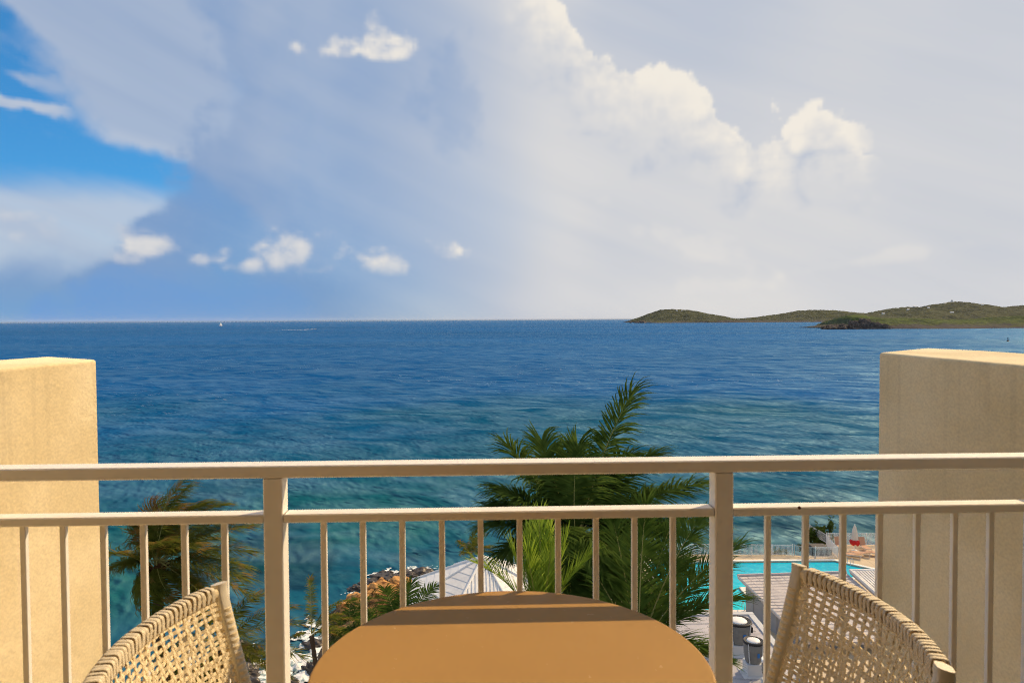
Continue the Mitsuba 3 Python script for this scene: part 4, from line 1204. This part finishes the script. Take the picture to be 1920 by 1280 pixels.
def foam(name, label, x0, x1, y0, y1, step, fn, amp):
    """Surf: lacy patches of froth, a few centimetres to decimetres above the water."""
    X, Y = np.meshgrid(np.arange(x0, x1, step), np.arange(y0, y1, step))
    P_ = np.stack([X, Y, X * 0], -1)
    on_ = fn(X, Y, P_)
    Z = .05 + amp * np.clip(on_, 0, 1) * (.25 + meshkit.fbm(P_ * .9, 4, 210)) + .10 * meshkit.fbm(P_ * 3, 2, 211)
    i, j = np.nonzero(on_[:-1, :-1] > 0)
    m_ = X.shape[1]
    a = i * m_ + j
    q = np.stack([a, a + 1, a + m_ + 1, a + m_], -1)
    me = trimesh.Trimesh(np.stack([X, Y, Z], -1).reshape(-1, 3), np.vstack([q[:, [0, 1, 2]], q[:, [0, 2, 3]]]), process=False)
    me.remove_unreferenced_vertices()
    tag(obj(name, me, 'm_foam', smooth=True), label, kind='stuff')


def near_surf(X, Y, P_):
    D = -coast_dist(X, Y)
    lace = .5 - np.abs(meshkit.fbm(P_ * .55, 4, 201) - .5) * 5.5
    body = meshkit.fbm(P_ * .23 + 4, 4, 202)
    inlet = np.exp(-(((X + 22.5) / 3.4) ** 2 + ((Y - 70) / 8.5) ** 2)) * 1.5
    return np.where(D > -.6, lace * .75 + body * .9 - .66 + inlet * .48 - np.clip(D - 2, 0, 30) * .11, -1)


def far_surf(X, Y, P_):
    D = -coast_dist(X, Y)
    lace = .5 - np.abs(meshkit.fbm(P_ * .7, 4, 203) - .5) * 6
    body = meshkit.fbm(P_ * .3 + 8, 4, 204)
    core_ = np.exp(-(((X + 17.2) / 3.6) ** 2 + ((Y - 97.3) / 2.8) ** 2)) * 1.15 + .5 * np.exp(-(((X + 9) / 8) ** 2 + ((Y - 100) / 2.5) ** 2))
    return np.where(D > -.4, lace * .6 + body * .9 - .80 + core_ * .75 - np.clip(D - 3, 0, 30) * .10, -1)


foam('surf', 'white surf boiling in the inlet behind the left post', -34, -17, 52, 84, .16, near_surf, .55)
foam('surf', 'white breaking surf around the far end of the rock ledge', -28, -2, 84, 108, .18, far_surf, .55)

# ---------------------------------------------------------------- far boats and the buoy
k = thing('sailing_boat', 'tiny white sailing boat on the horizon at the left', 'boat')
bx_, by_ = -2113, 5187
hull = tri(m3.Manifold.hull_points(np.array([[-13, 0, 2.6], [-11, 2.6, 2.2], [-11, -2.6, 2.2], [6, 2.4, 2.4], [6, -2.4, 2.4], [14, 0, 3.2], [-10, 1.6, 0], [-10, -1.6, 0], [10, 0, 0]], float)))
hull.apply_translation([bx_, by_, 0])
obj('hull', hull, 'm_white', k)
obj('mast', tube([(bx_ + 1, by_, 2), (bx_ + 1, by_, 31)], .22, 6), 'm_galv', k)


def sail(pts):
    p = np.array(pts, float)
    return trimesh.Trimesh(np.vstack([p, p + [0, .12, 0]]), [[0, 1, 2], [3, 5, 4], [0, 3, 4], [0, 4, 1], [1, 4, 5], [1, 5, 2], [2, 5, 3], [2, 3, 0]], process=False)


obj('mainsail', sail([(bx_ + .6, by_, 4.5), (bx_ - 11, by_ + 2.4, 4.8), (bx_ + .7, by_ + .4, 30)]), 'm_sail', k)
obj('jib', sail([(bx_ + 1.6, by_ + .3, 27), (bx_ + 13.5, by_, 3.6), (bx_ + 2, by_ + 2, 4.2)]), 'm_sail', k)
k = thing('motor_boat', 'tiny white motor boat running right with a long wake behind it', 'boat')
bx_, by_ = -806, 2926
hull = tri(m3.Manifold.hull_points(np.array([[-6, 1.7, 1.5], [-6, -1.7, 1.5], [3, 1.7, 1.9], [3, -1.7, 1.9], [8, 0, 2.6], [-6, 1.3, 0], [-6, -1.3, 0], [4, 0, 0]], float)))
hull.apply_translation([bx_, by_, .3])
obj('hull', hull, 'm_white', k)
obj('cabin', box(bx_ - 2.5, bx_ + 2.5, by_ - 1.2, by_ + 1.2, 1.9, 3.6, .3), 'm_white', k)
obj('windscreen', box(bx_ + .6, bx_ + 2.3, by_ - 1.26, by_ + 1.26, 2.7, 3.3, .1), 'm_glass', k)
P_, rng = [], np.random.default_rng(7)
t = np.linspace(0, 1, 90)
cx, cy = bx_ - 4 - 125 * t, by_ - 2 - 150 * t
wd = (2.0 + 9 * t ** .7) * (.7 + .6 * rng.random(90)) * (1 - .75 * t)
v = np.stack([np.stack([cx, cy - wd, .08 + 0 * t], 1), np.stack([cx, cy, .9 * (1 - t) + .12], 1), np.stack([cx, cy + wd, .08 + 0 * t], 1)], 1).reshape(-1, 3)
ii, jj = np.meshgrid(np.arange(89), np.arange(2), indexing='ij')
a_ = (ii * 3 + jj)[rng.random(89) > .25 * t[:-1] + .1]
q = np.stack([a_, a_ + 3, a_ + 4, a_ + 1], -1).reshape(-1, 4)
tag(obj('wake', trimesh.Trimesh(v, np.vstack([q[:, [0, 1, 2]], q[:, [0, 2, 3]]]), process=False), 'm_foam'), 'thin white wake trailing left behind the motor boat', kind='stuff')
k = thing('channel_buoy', 'small dark navigation buoy on the bright water at the right edge', 'buoy')
qx, qy = 710.5, 1023.6
obj('float', xf(lathe([(0, -.6), (1.5, -.5), (1.7, .3), (1.5, 1.0), (.9, 1.3), (0, 1.3)], 24), 0, (qx, qy, 0)), 'm_black', k, 40)
obj('tower', cat([tube([(qx + .9 * math.cos(a), qy + .9 * math.sin(a), 1.2), (qx + .25 * math.cos(a), qy + .25 * math.sin(a), 4.4)], .09, 5) for a in np.arange(4) * PI / 2 + .4] + [box(qx - .5, qx + .5, qy - .5, qy + .5, 2.3, 3.5)]), 'm_black', k)
obj('top_mark', xf(lathe([(0, 4.4), (.45, 4.4), (.45, 5.2), (.2, 5.6), (0, 5.6)], 16), 0, (qx, qy, 0)), 'm_black', k, 40)

# ---------------------------------------------------------------- the air
scene['air'] = {'type': 'homogeneous', 'albedo': rgb(.95, .95, .95), 'sigma_t': HAZE}
scene['haze'] = {'type': 'cube', 'to_world': T().translate([0, 20500, 100]).scale([62000, 41500, 106]), 'bsdf': {'type': 'null'}, 'interior': {'type': 'ref', 'id': 'air'}}
tag('haze', 'thin sea haze', kind='stuff')
scene['camera']['medium'] = {'type': 'ref', 'id': 'air'}
